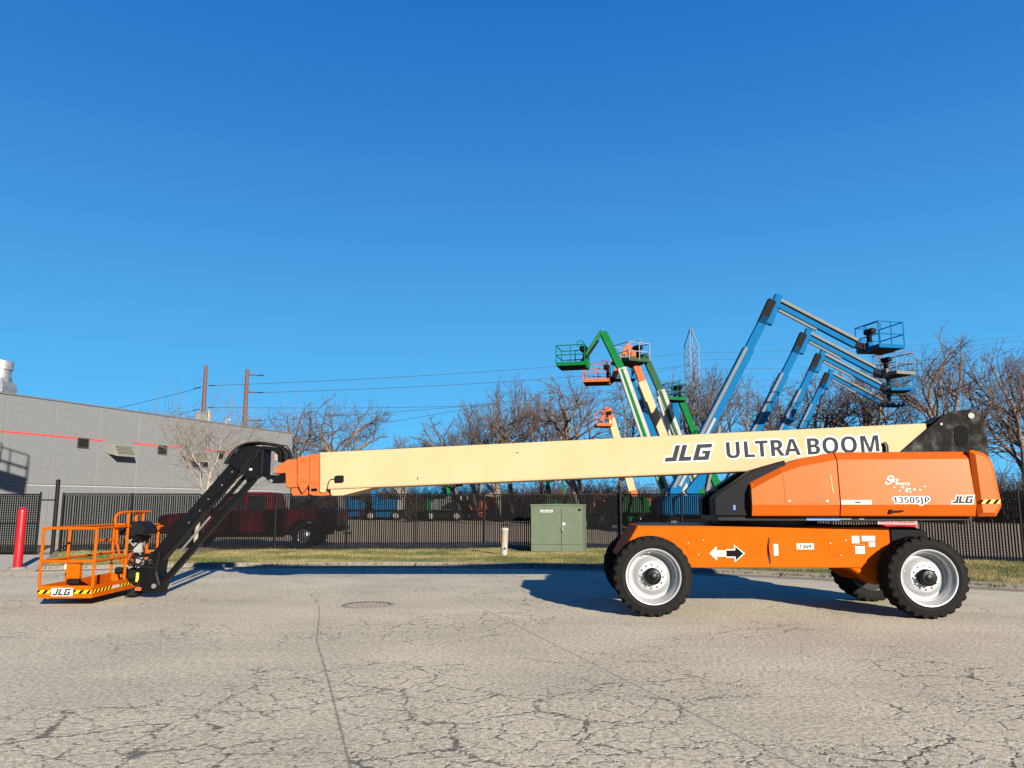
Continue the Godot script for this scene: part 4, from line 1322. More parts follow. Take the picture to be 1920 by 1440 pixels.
	# gusset on the console post
	s = sh(Transform3D(Basis(V(0, 0, 1), V(0, 1, 0), V(-1, 0, 0)), Vector3.ZERO)); s.extr(poly([-0.30, 0.42, 0.08, 0.42, 0.0, 0.58, -0.05, 0.62, -0.12, 0.62]), -X - 0.03, -X + 0.0, 0.004); part("gusset", s, M.coral, p)
	# console and control stack on the boom side
	s = sh(); s.extr(poly([0.24, 0.92, 0.62, 0.92, 0.66, 1.0, 0.64, 1.06, 0.52, 1.15, 0.36, 1.15, 0.30, 1.08, 0.24, 1.06]), -0.55, 0.02, 0.02); part("control_console", s, M.plastic_black, p)
	s = sh(); s.box(V(0.24, 1.0, -0.26), V(0.14, 0.14, 0.5), 0.02); part("console_cover", s, M.charcoal, p)
	s = sh(); s.extr(poly([0.32, 0.90, 0.60, 0.90, 0.50, 0.80, 0.38, 0.78]), -0.5, -0.02, 0.02); part("console_base", s, M.decal_black, p)
	s = sh(); s.box(V(0.53, 0.70, -0.12), V(0.15, 0.17, 0.14), 0.012); part("grey_box", s, M.plastic_grey, p)
	s = sh(); s.box(V(0.57, 0.42, -0.10), V(0.11, 0.23, 0.12), 0.012); part("grey_box", s, M.plastic_grey, p)
	s = sh(); s.box(V(0.44, 0.55, -0.2), V(0.06, 0.5, 0.08), 0.01); part("support_column", s, M.black_paint, p)
	s = sh(); s.box(V(0.50, 0.56, -0.2), V(0.3, 0.05, 0.3), 0.01); part("cross_plate", s, M.charcoal, p)
	s = sh(); s.cyl(V(0.22, 0.32, 0.0), V(0.40, 0.32, 0.0), 0.06, 16); part("motor", s, M.charcoal, p)
	s = sh(); s.box(V(0.50, 0.25, -0.05), V(0.2, 0.22, 0.2), 0.05); part("gear_case", s, M.charcoal, p)
	# rotator bracket with its lime sticker, and the curved guard below
	s = sh(); s.box(V(0.66, 0.20, -0.04), V(0.14, 0.34, 0.26), 0.02); part("rotator", s, M.black_paint, p)
	s = sh(); s.box(V(0.625, 0.215, 0.092), V(0.045, 0.15, 0.004)); part("lime_sticker", s, M.decal_lime, p)
	s = sh(); s.extr(poly([0.42, -0.10, 0.60, -0.10, 0.70, -0.03, 0.76, 0.09, 0.76, 0.22, 0.66, 0.22, 0.60, 0.06, 0.52, -0.02]), -0.14, 0.12, 0.02); part("guard", s, M.rubber, p)
	rng.seed = 23
	for i in 5:
		var pts := []
		for k in 6:
			var f := k / 5.0
			pts.append(V(0.50 + 0.16 * sin(f * 3.0 + i), 0.30 + 0.55 * f, -0.02 + 0.05 * cos(i + f * 4.0)))
		s = sh(); s.tube(smooth(pts), 0.010, 6, false); part("hose", s, M.rubber if i % 2 == 0 else M.plastic_grey, p)


# ---------------------------------------------------------------- lifts parked in the yard
func small_wheel(parent: Node3D, at: Vector3, r: float, w: float, rim_m: Material) -> void:
	var n := node("wheel", parent, at)
	var key := "sw%d" % int(r * 1000)
	if not M.has(key):
		var s := sh()
		s.lathe([Vector2(r * 0.58, 0.5), Vector2(r * 0.64, 0.52), Vector2(r * 0.93, 0.5), Vector2(r, 0.42), Vector2(r, -0.42), Vector2(r * 0.93, -0.5), Vector2(r * 0.6, -0.5)], 28, 0.4)
		for k in 18:
			var an := TAU * k / 18.0
			s.box(V(cos(an) * r, sin(an) * r, 0.0), V(0.05, 0.07, 0.9), 0.0, Basis(V(0, 0, 1), an))
		var q := sh()
		q.lathe([Vector2(0, 0.42), Vector2(r * 0.14, 0.42), Vector2(r * 0.2, 0.36), Vector2(r * 0.36, 0.28), Vector2(r * 0.5, 0.2), Vector2(r * 0.55, 0.46), Vector2(r * 0.62, 0.5)], 24, 0.6)
		q.lathe([Vector2(r * 0.6, -0.48), Vector2(r * 0.2, -0.3), Vector2(0, -0.3)], 24)
		M[key] = [s.mesh(), q.mesh()]
	var o := part("tyre", M[key][0], M.rubber, n); o.scale.z = w
	o = part("rim", M[key][1], rim_m, n); o.scale.z = w


func lift(label: String, group: String, base: Vector3, turn: float, c: Dictionary) -> Node3D:
	var t := thing("yard_boom_lift", label, "boom lift", base, turn, group)
	var body: Material = c.body
	var deck: Material = c.get("chassis", body)
	var s := sh()
	s.extr(poly([-1.55, 0.38, -1.45, 0.78, 1.45, 0.78, 1.55, 0.38, 1.3, 0.3, -1.3, 0.3]), -0.7, 0.7, 0.03)
	part("chassis", s, deck, t)
	for x: float in [-1.2, 1.2]:
		for z: float in [-0.98, 0.98]:
			small_wheel(t, V(x, 0.46, z), 0.46, 0.36, M.white_paint)
	s = sh(Transform3D(Basis(Vector3.RIGHT, -PI / 2), Vector3.ZERO)); s.lathe([Vector2(0, 0.95), Vector2(0.55, 0.95), Vector2(0.55, 0.78)], 24); part("slew_ring", s, M.charcoal, t)
	var k: float = c.get("lean", -1.0)   # which way the counterweight sits
	for z: float in [1.0, -1.0]:
		s = sh()
		s.extr(poly([k * -0.9, 0.95, k * -1.15, 1.25, k * -1.0, 1.75, k * -0.2, 1.98, k * 0.9, 1.98, k * 1.2, 1.7, k * 1.25, 1.0]), z * 0.42, z * 1.15, 0.06)
		part("hood", s, body, t)
	s = sh(); s.extr(poly([k * 1.28, 0.92, k * 1.28, 1.95, k * 1.6, 1.9, k * 1.75, 1.6, k * 1.75, 1.0]), -1.1, 1.1, 0.08); part("counterweight", s, c.get("weight", body), t)
	# pivot post
	var pv: Vector2 = c.pivot
	s = sh(); s.beam(V(pv.x + k * 0.25, 0.95, 0), V(pv.x, pv.y + 0.25, 0), 0.5, 0.75, 0.04, V(0, 0, 1)); part("pivot_post", s, c.get("post", body), t)
	for e in c.boom:
		s = sh()
		s.beam(V(e[0], e[1], e[7] if e.size() > 7 else 0.0), V(e[2], e[3], e[7] if e.size() > 7 else 0.0), e[4], e[4] * e[5], 0.02)
		part(e[6][0], s, M[e[6][1]], t)
	for e in c.get("rod", []):
		s = sh(); s.cyl(V(e[0], e[1], e[5]), V(e[2], e[3], e[5]), e[4], 10); part("cylinder", s, M[e[6]], t)
	if c.has("plat"):
		var q: Array = c.plat   # x, y, half width, half depth, rail, floor, turn
		var p := node("work_platform", t, V(q[0], q[1], 0), q[6])
		var X: float = q[2]; var Z: float = q[3]
		var rail: Material = M[q[4]]
		var top: float = c.get("rail_high", 1.15)
		s = sh(); s.box(V(0, 0.04, 0), V(X * 2, 0.05, Z * 2), 0.01); part("floor", s, M.charcoal, p)
		for e in [[V(0, 0.1, Z), V(X * 2, 0.2, 0.02)], [V(0, 0.1, -Z), V(X * 2, 0.2, 0.02)], [V(-X, 0.1, 0), V(0.02, 0.2, Z * 2)], [V(X, 0.1, 0), V(0.02, 0.2, Z * 2)]]:
			s = sh(); s.box(e[0], e[1]); part("toe_board", s, M[q[5]], p)
		for x in [-X, 0.0, X]:
			for z in [-Z, Z]:
				s = sh(); s.cyl(V(x, 0.1, z), V(x, top, z), 0.028, 6); part("post", s, rail, p)
		for y in [top * 0.53, top]:
			for e in [[V(-X, y, Z), V(X, y, Z)], [V(-X, y, -Z), V(X, y, -Z)], [V(-X, y, -Z), V(-X, y, Z)], [V(X, y, -Z), V(X, y, Z)]]:
				s = sh(); s.cyl(e[0], e[1], 0.03, 6); part("rail", s, rail, p)
		var cx: float = X * 0.75 * c.get("console", 1.0)
		s = sh(); s.box(V(cx, 1.05, 0), V(0.35, 0.28, 0.7), 0.05); part("control_console", s, M.plastic_black, p)
		s = sh(); s.tube([V(cx * 0.6, 1.1, -Z * 0.6), V(cx * 0.6, 1.4, -Z * 0.6), V(cx, 1.45, -Z * 0.55), V(cx, 1.45, Z * 0.55), V(cx * 0.6, 1.4, Z * 0.6), V(cx * 0.6, 1.1, Z * 0.6)], 0.026, 6); part("console_guard", s, rail, p)
		s = sh(); s.box(V(cx * 1.1, 0.6, 0.0), V(0.16, 0.7, 0.3), 0.02); part("control_stack", s, M.charcoal, p)
		s = sh(); s.box(V(cx * 1.25, 0.2, 0), V(0.2, 0.5, 0.4), 0.03); part("rotator", s, M[q[5]], p)
	return t


func make_yard_lifts() -> void:
	# row of four blue lifts with folded grey jibs
	var g := "blue boom lifts with raised booms"
	var cfg := {"body": M.blue, "chassis": M.charcoal, "lean": -1.0, "pivot": Vector2(-0.95, 2.14),
		"boom": [[-0.95, 2.14, 3.3, 9.82, 0.46, 1.25, ["boom", "blue"]], [3.2, 9.64, 4.3, 11.63, 0.34, 1.3, ["inner_boom", "blue"]],
			[-1.09, 2.22, 3.16, 9.90, 0.12, 1.3, ["cable_track", "grey_paint"], 0.2], [1.3, 6.05, -0.7, 2.45, 0.12, 1.4, ["cable_guard", "vent_tan"], 0.21], [1.32, 6.0, 0.75, 4.9, 0.2, 2.2, ["boom_bracket", "blue"], 0.0],
			[4.05, 11.2, 4.72, 12.55, 0.34, 1.3, ["knuckle", "charcoal"]], [4.45, 11.2, 5.1, 12.85, 0.30, 1.3, ["knuckle_plate", "blue"]],
			[4.95, 12.66, 9.25, 10.30, 0.17, 1.0, ["jib_arm", "grey_paint"], 0.06], [4.95, 12.47, 9.2, 10.13, 0.2, 0.9, ["jib_gap", "charcoal"], -0.06], [5.0, 12.28, 9.1, 10.02, 0.26, 1.1, ["jib_beam", "blue"], -0.02], [5.0, 11.97, 7.0, 10.87, 0.15, 0.9, ["jib_track", "grey_paint"], 0.1],
			[9.1, 10.1, 9.75, 9.85, 0.3, 1.2, ["rotator_arm", "charcoal"]], [-0.2, 2.0, 0.9, 3.3, 0.4, 1.4, ["riser_link", "blue"]]],
		"rod": [[0.7, 2.2, 1.5, 5.6, 0.09, 0.3, "grey_paint"]],
		"plat": [10.45, 9.72, 0.76, 0.95, "blue", "blue", 12.0], "console": -1.0, "rail_high": 1.42}
	var a := lift("nearest and tallest blue boom lift, its blue basket high against the sky", g, V(9.5, 0.045, -42.0), 0.0, cfg)
	var spots := [[14.32, -50.5, 20.0, "second blue boom lift in the row, grey basket just under the highest one"], [18.2, -58.0, -8.0, "third blue boom lift in the row, between second and farthest"], [22.4, -67.0, 10.0, "farthest and lowest blue boom lift of the row of four"]]
	for i in 3:
		var e: Array = spots[i]
		var b := copy(a, "yard_boom_lift", V(e[0], 0.045, e[1]), 0.0, e[3], g)
		b.scale = V(1, 1.0 + 0.004 * i, 1)
		for ch in b.get_children():
			if String(ch.name).begins_with("work_platform"):
				ch.rotation_degrees.y = e[2]
				if i == 0:
					for q in ch.get_children():
						if q is MeshInstance3D and q.material_override == M.blue: q.material_override = M.grey_paint
	# mixed group to the left of them
	g = "mixed boom lifts standing beyond the fence"
	lift("bright green boom lift with basket hanging from a folded jib", g, V(8.9, 0.045, -44.0), 0.0, {"body": M.green, "chassis": M.charcoal, "weight": M.white_paint, "post": M.white_paint, "pivot": Vector2(-0.42, 2.16), "lean": 1.0,
		"boom": [[-0.42, 2.16, -2.72, 9.14, 0.40, 1.2, ["outer_boom", "white_paint"]], [-0.50, 2.2, -2.78, 9.05, 0.415, 0.55, ["boom_stripe", "green"], 0.02], [-2.6, 8.8, -3.72, 11.2, 0.33, 1.25, ["inner_boom", "green"]], [-3.78, 11.28, -4.95, 9.45, 0.22, 1.1, ["jib", "jib_green"]], [-4.0, 10.7, -4.75, 9.6, 0.12, 1.0, ["jib_cylinder", "charcoal"], 0.16], [-4.85, 9.4, -4.5, 9.25, 0.4, 0.8, ["jib_foot", "green"]]],
		"rod": [[-1.4, 4.2, -2.9, 9.0, 0.085, 0.3, "white_paint"]], "plat": [-5.45, 9.15, 0.8, 0.85, "green", "green", -14.0]})
	lift("orange and cream boom lift with hanging orange basket, behind the green one", g, V(11.3, 0.045, -50.0), 0.0, {"body": M.coral, "chassis": M.charcoal, "weight": M.coral, "post": M.cream, "pivot": Vector2(-0.42, 2.24), "lean": 1.0,
		"boom": [[-0.42, 2.24, -3.0, 9.3, 0.44, 1.2, ["outer_boom", "cream"]], [-2.9, 9.1, -3.75, 11.6, 0.36, 1.25, ["inner_boom", "coral"]], [-3.8, 11.7, -4.85, 9.4, 0.26, 1.3, ["jib", "coral"]], [-4.8, 9.5, -5.0, 9.25, 0.4, 0.8, ["jib_foot", "charcoal"]]],
		"rod": [[-0.6, 2.2, -3.3, 8.9, 0.07, 0.3, "vent_tan"]], "plat": [-5.85, 9.15, 0.82, 0.9, "coral", "coral", -10.0]})
	lift("dull green boom lift with grey-railed basket on top and white lower boom", g, V(11.8, 0.045, -48.0), 0.0, {"body": M.green, "chassis": M.charcoal, "weight": M.white_paint, "pivot": Vector2(-0.56, 2.22), "lean": 1.0,
		"boom": [[-0.56, 2.22, -2.69, 8.45, 0.40, 1.2, ["outer_boom", "white_paint"]], [-0.62, 2.24, -2.76, 8.4, 0.415, 0.5, ["boom_stripe", "green_dark"], 0.02], [-2.6, 8.2, -3.60, 10.6, 0.33, 1.2, ["inner_boom", "green_dark"]], [-3.6, 10.6, -4.05, 10.2, 0.3, 1.1, ["neck", "charcoal"]]],
		"rod": [[-1.4, 2.6, -2.9, 8.0, 0.09, 0.3, "white_paint"]], "plat": [-4.5, 10.1, 0.78, 0.95, "tower_steel", "green_dark", 28.0]})
	lift("thick blue boom partly hidden behind the orange lift", g, V(12.4, 0.045, -54.0), 0.0, {"body": M.blue, "chassis": M.charcoal, "pivot": Vector2(-0.47, 2.29), "lean": 1.0,
		"boom": [[-0.47, 2.29, -3.8, 8.7, 0.5, 1.5, ["outer_boom", "blue"]], [-3.6, 8.5, -4.17, 9.98, 0.4, 1.1, ["inner_boom", "blue"]]], "plat": [-4.6, 10.0, 0.7, 0.8, "blue", "blue", 0.0]})
	lift("short green boom lift with basket leaning left, right of the dull green one", g, V(15.2, 0.045, -56.0), 0.0, {"body": M.green, "chassis": M.green, "pivot": Vector2(-0.58, 2.32), "lean": 1.0,
		"boom": [[-0.58, 2.32, -2.4, 7.0, 0.42, 1.2, ["outer_boom", "green"]], [-2.3, 6.7, -3.15, 8.95, 0.36, 1.2, ["inner_boom", "green"]]], "plat": [-3.75, 8.8, 0.75, 0.8, "green_dark", "green", 20.0]})
	lift("blue lift with near-vertical boom behind the short green one", g, V(12.8, 0.045, -60.0), 0.0, {"body": M.blue, "chassis": M.charcoal, "pivot": Vector2(-0.15, 2.37), "lean": 1.0,
		"boom": [[-0.15, 2.37, -0.32, 9.3, 0.42, 1.2, ["boom", "blue"]], [-0.1, 3.0, -0.25, 7.0, 0.44, 0.3, ["boom_decal", "white_paint"], 0.01], [-0.3, 8.4, -0.36, 9.6, 0.35, 1.2, ["inner_boom", "blue"]]], "plat": [-0.75, 9.3, 0.62, 0.7, "blue", "blue", 10.0]})
	lift("small cream boom lift with an orange basket low in the branches", g, V(9.3, 0.045, -60.0), 0.0, {"body": M.coral, "chassis": M.charcoal, "pivot": Vector2(-0.2, 2.3), "lean": 1.0,
		"boom": [[-0.2, 2.3, -1.75, 8.0, 0.46, 1.2, ["boom", "cream"]], [-1.7, 7.7, -1.95, 8.75, 0.36, 1.2, ["inner_boom", "coral"]], [-2.05, 8.85, -2.5, 7.7, 0.22, 1.1, ["jib", "coral"]]], "plat": [-2.35, 7.35, 0.6, 0.7, "coral", "coral", 0.0]})
	# low machines far back in the yard
	g = "small lifts parked at the back of the yard"
	lift("stowed orange lift with level cream boom seen low through the fence", g, V(-3.0, 0.045, -78.0), 0.0, {"body": M.coral, "chassis": M.coral, "pivot": Vector2(1.6, 2.3), "lean": 1.0,
		"boom": [[1.8, 2.45, -2.6, 2.05, 0.34, 1.1, ["boom", "cream"]], [-2.4, 2.05, -3.0, 1.3, 0.3, 1.1, ["jib", "coral"]]], "plat": [-3.6, 0.55, 0.62, 0.9, "coral", "coral", 0.0]})
	lift("blue lift with a slanting boom seen through the fence right of the pickup", g, V(-15.6, 0.045, -80.0), 0.0, {"body": M.blue, "chassis": M.blue, "weight": M.blue, "pivot": Vector2(-0.8, 2.4), "lean": -1.0,
		"boom": [[-0.8, 2.6, 2.4, 0.9, 0.32, 1.1, ["boom", "charcoal"]]], "plat": [3.4, 0.5, 0.9, 0.9, "blue", "blue", 0.0]})
	lift("blue lift with an upright mast low beside the slanting one", g, V(-12.2, 0.045, -77.0), 0.0, {"body": M.blue, "chassis": M.blue, "weight": M.white_paint, "pivot": Vector2(-0.9, 2.0), "lean": 1.0,
		"boom": [[-1.15, 1.5, -1.2, 3.9, 0.36, 1.0, ["mast", "blue"]]]})
	lift("green lift with a thin raised boom left of the stowed orange one", g, V(-6.2, 0.045, -74.0), 0.0, {"body": M.grey_paint, "chassis": M.charcoal, "weight": M.green, "pivot": Vector2(0.4, 2.0), "lean": -1.0,
		"boom": [[0.4, 2.0, 0.05, 4.2, 0.28, 1.0, ["boom", "green"]]]})
	lift("green lift with two-legged raised arm above the green cabinet", g, V(4.1, 0.045, -74.0), 0.0, {"body": M.green, "chassis": M.green, "weight": M.green_dark, "pivot": Vector2(-0.6, 2.0), "lean": 1.0,
		"boom": [[-0.6, 2.0, -0.95, 4.6, 0.32, 1.2, ["boom", "green"]], [0.75, 2.2, 0.45, 4.6, 0.2, 1.0, ["strut", "green"]], [-0.8, 3.6, 0.6, 3.7, 0.2, 1.0, ["cross_member", "white_paint"]]], "plat": [2.4, 0.6, 0.8, 0.9, "green_dark", "green", 0.0]})
	lift("green and orange lift low behind the fence right of the green cabinet", g, V(6.6, 0.045, -50.0), 12.0, {"body": M.green_dark, "chassis": M.green, "weight": M.green, "pivot": Vector2(0.3, 1.9), "lean": 1.0,
		"boom": [[0.4, 1.75, -1.6, 1.55, 0.3, 1.0, ["boom", "coral"]]]})
	# a lift just outside the frame, whose basket shades the warehouse wall
	lift("green lift left of the warehouse driveway with raised basket", g, V(-22.5, 0.03, -20.6), 4.0, {"body": M.green, "chassis": M.charcoal, "pivot": Vector2(0.4, 2.1), "lean": -1.0,
		"boom": [[0.4, 2.1, 4.2, 5.6, 0.4, 1.2, ["outer_boom", "white_paint"]], [4.0, 5.4, 6.1, 7.3, 0.33, 1.2, ["inner_boom", "green"]], [6.1, 7.3, 6.5, 6.9, 0.3, 1.2, ["neck", "charcoal"]]], "plat": [7.05, 6.6, 0.62, 0.95, "green_dark", "green", 20.0], "console": -1.0})


# ---------------------------------------------------------------- pickup
func make_pickup() -> void:
	var t := thing("pickup_truck", "dark red crew cab pickup parked behind the slatted fence", "pickup", V(-12.55, 0.05, -29.25), 1.5)
	var W := 0.98
	var s := sh()
	# lower body with wheel arches
	var p := PackedVector2Array()
	for e in [[0.02, 0.55], [0.0, 0.72], [0.02, 1.02], [0.10, 1.14], [0.9, 1.22], [1.72, 1.27], [6.22, 1.36], [6.28, 1.30], [6.28, 0.62]]: p.append(Vector2(e[0], e[1]))
	for e in [[5.16, 0.50], [0.98, 0.50]]:
		p.append(Vector2(e[0] + 0.52, 0.5))
		for k in 9:
			var an := PI * k / 8.0
			p.append(Vector2(e[0] + 0.5 * cos(an), 0.50 + 0.46 * sin(an)))
		p.append(Vector2(e[0] - 0.52, 0.5))
	s.extr(p, -W, W, 0.05)
	var body := part("body", s, M.truck_red, t)
	s = sh(); s.loft([PackedVector3Array([V(1.75, 1.25, -W + 0.04), V(4.08, 1.25, -W + 0.04), V(4.08, 1.25, W - 0.04), V(1.75, 1.25, W - 0.04)]), PackedVector3Array([V(2.55, 1.90, -W + 0.22), V(3.92, 1.92, -W + 0.22), V(3.92, 1.92, W - 0.22), V(2.55, 1.90, W - 0.22)]), PackedVector3Array([V(2.75, 1.95, -W + 0.3), V(3.8, 1.955, -W + 0.3), V(3.8, 1.955, W - 0.3), V(2.75, 1.95, W - 0.3)])])
	part("cab", s, M.truck_red, t)
	for z: float in [1.0, -1.0]:
		for e in [[2.12, 2.98, 2.56], [3.06, 3.80, 3.12]]:
			var sl := 0.277
			var zz := func(y: float) -> float: return (W - 0.04 - (y - 1.25) * sl + 0.004) * z
			s = sh(); s.quad(V(e[0], 1.33, zz.call(1.33)), V(e[1], 1.33, zz.call(1.33)), V(e[1] - 0.03, 1.80, zz.call(1.80)), V(e[2], 1.80, zz.call(1.80)), V(0, 0.2, z)); part("window", s, M.glass_dark, t)
		s = sh(); s.box(V(1.98, 1.32, z * (W + 0.09)), V(0.12, 0.18, 0.2), 0.04); part("mirror", s, M.plastic_black, t)
		for x: float in [1.92, 3.02, 4.02]:
			s = sh(); s.box(V(x, 0.92, z * (W + 0.0005)), V(0.012, 0.72, 0.004)); part("door_gap", s, M.decal_black, body)
		for x: float in [2.84, 3.88]:
			s = sh(); s.box(V(x, 1.17, z * (W + 0.015)), V(0.18, 0.035, 0.03), 0.01); part("door_handle", s, M.truck_red, t)
		s = sh(); s.beam(V(1.6, 0.42, z * (W + 0.02)), V(4.5, 0.42, z * (W + 0.02)), 0.12, 0.08, 0.02); part("side_step", s, M.plastic_black, t)
		s = sh(); s.box(V(6.23, 1.13, z * (W - 0.03)), V(0.10, 0.34, 0.12), 0.02); part("tail_light", s, M.tail_red, t)
		s = sh(); s.box(V(0.05, 0.98, z * (W - 0.22)), V(0.12, 0.16, 0.36), 0.03); part("headlight", s, M.plastic_grey, t)
		for e: float in [5.16, 0.98]:
			s = sh(Transform3D(Basis(), V(e, 0.5, z * (W - 0.01))))
			var pp := PackedVector2Array()
			for k in 11: pp.append(Vector2(cos(PI * k / 10.0), 0.92 * sin(PI * k / 10.0)) * 0.50)
			for k in 11: pp.append(Vector2(cos(PI - PI * k / 10.0), 0.92 * sin(PI - PI * k / 10.0)) * 0.57)
			s.extr(pp, 0, z * 0.04, 0.004); part("arch_flare", s, M.plastic_black, t)
	s = sh(); s.box(V(5.1, 1.372, 0), V(2.1, 0.02, 1.6)); part("bed_cover", s, M.plastic_black, t)
	s = sh(); s.quad(V(1.80, 1.28, -W + 0.12), V(1.80, 1.28, W - 0.12), V(2.52, 1.87, W - 0.26), V(2.52, 1.87, -W + 0.26), V(-1, 1, 0)); part("windscreen", s, M.glass_dark, t)
	s = sh(); s.box(V(6.33, 0.66, 0), V(0.16, 0.2, 1.8), 0.04); s.box(V(6.5, 0.48, 0), V(0.3, 0.06, 0.06), 0.01); part("rear_bumper", s, M.plastic_black, t)
	s = sh(); s.box(V(0.0, 0.62, 0), V(0.18, 0.3, 1.86), 0.05); part("front_bumper", s, M.plastic_black, t)
	s = sh(); s.box(V(0.0, 0.98, 0), V(0.06, 0.28, 1.1), 0.02); part("grille", s, M.plastic_black, t)
	s = sh(); s.box(V(3.1, 0.55, 0), V(5.6, 0.24, 1.5), 0.02); part("frame", s, M.decal_black, t)
	s = sh(); s.box(V(5.95, 1.27, W + 0.002), V(0.34, 0.05, 0.004)); part("badge", s, M.steel, t)
	for x: float in [0.98, 5.16]:
		for z: float in [-0.86, 0.86]:
			small_wheel(t, V(x, 0.42, z), 0.42, 0.26, M.steel)


# ---------------------------------------------------------------- trees
func limb(st: Sh, sc: Sh, p: Vector3, d: Vector3, L: float, r: float, lv: int, P: Dictionary) -> void:
	var segs: int = 5 if lv == 0 else (4 if lv < 3 else 3)
	var pts := [p]
	var rad := [r]
	var dirs := [d]
	var end: float = P.taper if lv < P.depth else 0.35
	for i in segs:
		var wob: float = P.wander * (0.5 if lv == 0 else 1.0)
		d = (d + V(rng.randfn(), rng.randfn() * 0.7, rng.randfn()) * wob + Vector3.UP * P.up * (1.0 if lv > 0 else 0.2)).normalized()
		p += d * (L / segs)
		pts.append(p); dirs.append(d)
		rad.append(r * lerpf(1.0, end, (i + 1.0) / segs))
		if lv > 0 and P.has("env"):
			# the crown keeps to a rounded outline
			var q: Vector3 = (p - V(0, P.env[0], 0)) / V(P.env[1], P.env[2], P.env[1])
			if q.length() > 1.0 + 0.12 * rng.randfn():
				break
			if q.length() > 0.8: d = (d - q * 0.22).normalized()
	segs = pts.size() - 1
	var s := st if lv < 2 else sc
	if P.has("least"):
		for i in rad.size(): rad[i] = maxf(rad[i], P.least * (1.0 if i < segs else 0.6))
	s.tube(pts, rad, 8 if lv == 0 else (6 if lv == 1 else (4 if lv == 2 else 3)), false)
	if lv >= P.depth: return
	var n: int = P.kids[lv]
	var from: float = P.bare if lv == 0 else (0.42 if lv < 3 else 0.25)
	for k in n:
		var f: float = lerpf(from, 1.0, (k + rng.randf() * 0.8) / n)
		if k == n - 1: f = 1.0
		var fi := f * segs
		var i := mini(int(fi), segs - 1)
		var q: Vector3 = pts[i].lerp(pts[i + 1], fi - i)
		var rr: float = lerpf(rad[i], rad[i + 1], fi - i)
		var dd: Vector3 = dirs[i + 1]
		var side := dd.cross(V(rng.randfn(), rng.randfn(), rng.randfn())).normalized()
		var ang: float = deg_to_rad(rng.randf_range(P.spread * 0.6, P.spread * 1.25))
		if f >= 1.0: ang *= 0.4
		var nd := dd.rotated(side, ang)
		if nd.y < -0.25: nd.y *= -0.3
		nd = nd.normalized()
		limb(st, sc, q, nd, L * rng.randf_range(P.short * 0.75, P.short * 1.2) * (1.0 if lv > 0 else lerpf(1.25, 0.8, f)), minf(rr * 0.8, r * P.thin * rng.randf_range(0.75, 1.1)), lv + 1, P)


func tree(called: String, label: String, at: Vector3, turn: float, P: Dictionary, seed_: int, mt: Material, mc: Material, group: String) -> Node3D:
	var t := thing(called, label, "tree", at, turn, group)
	rng.seed = seed_
	var st := sh(); var sc := sh()
	# root flare
	st.tube([V(0, -0.15, 0), V(0, 0.25, 0)], [P.r * 1.5, P.r * 1.05], 8, false)
	var lean := V(rng.randfn() * 0.05, 1, rng.randfn() * 0.05).normalized()
	limb(st, sc, V(0, 0.1, 0), lean, P.trunk, P.r, 0, P)
	part("trunk", st, mt, t)
	part("crown", sc, mc, t)
	t.scale = Vector3.ONE * (P.high / sc.mesh().get_aabb().end.y)
	return t


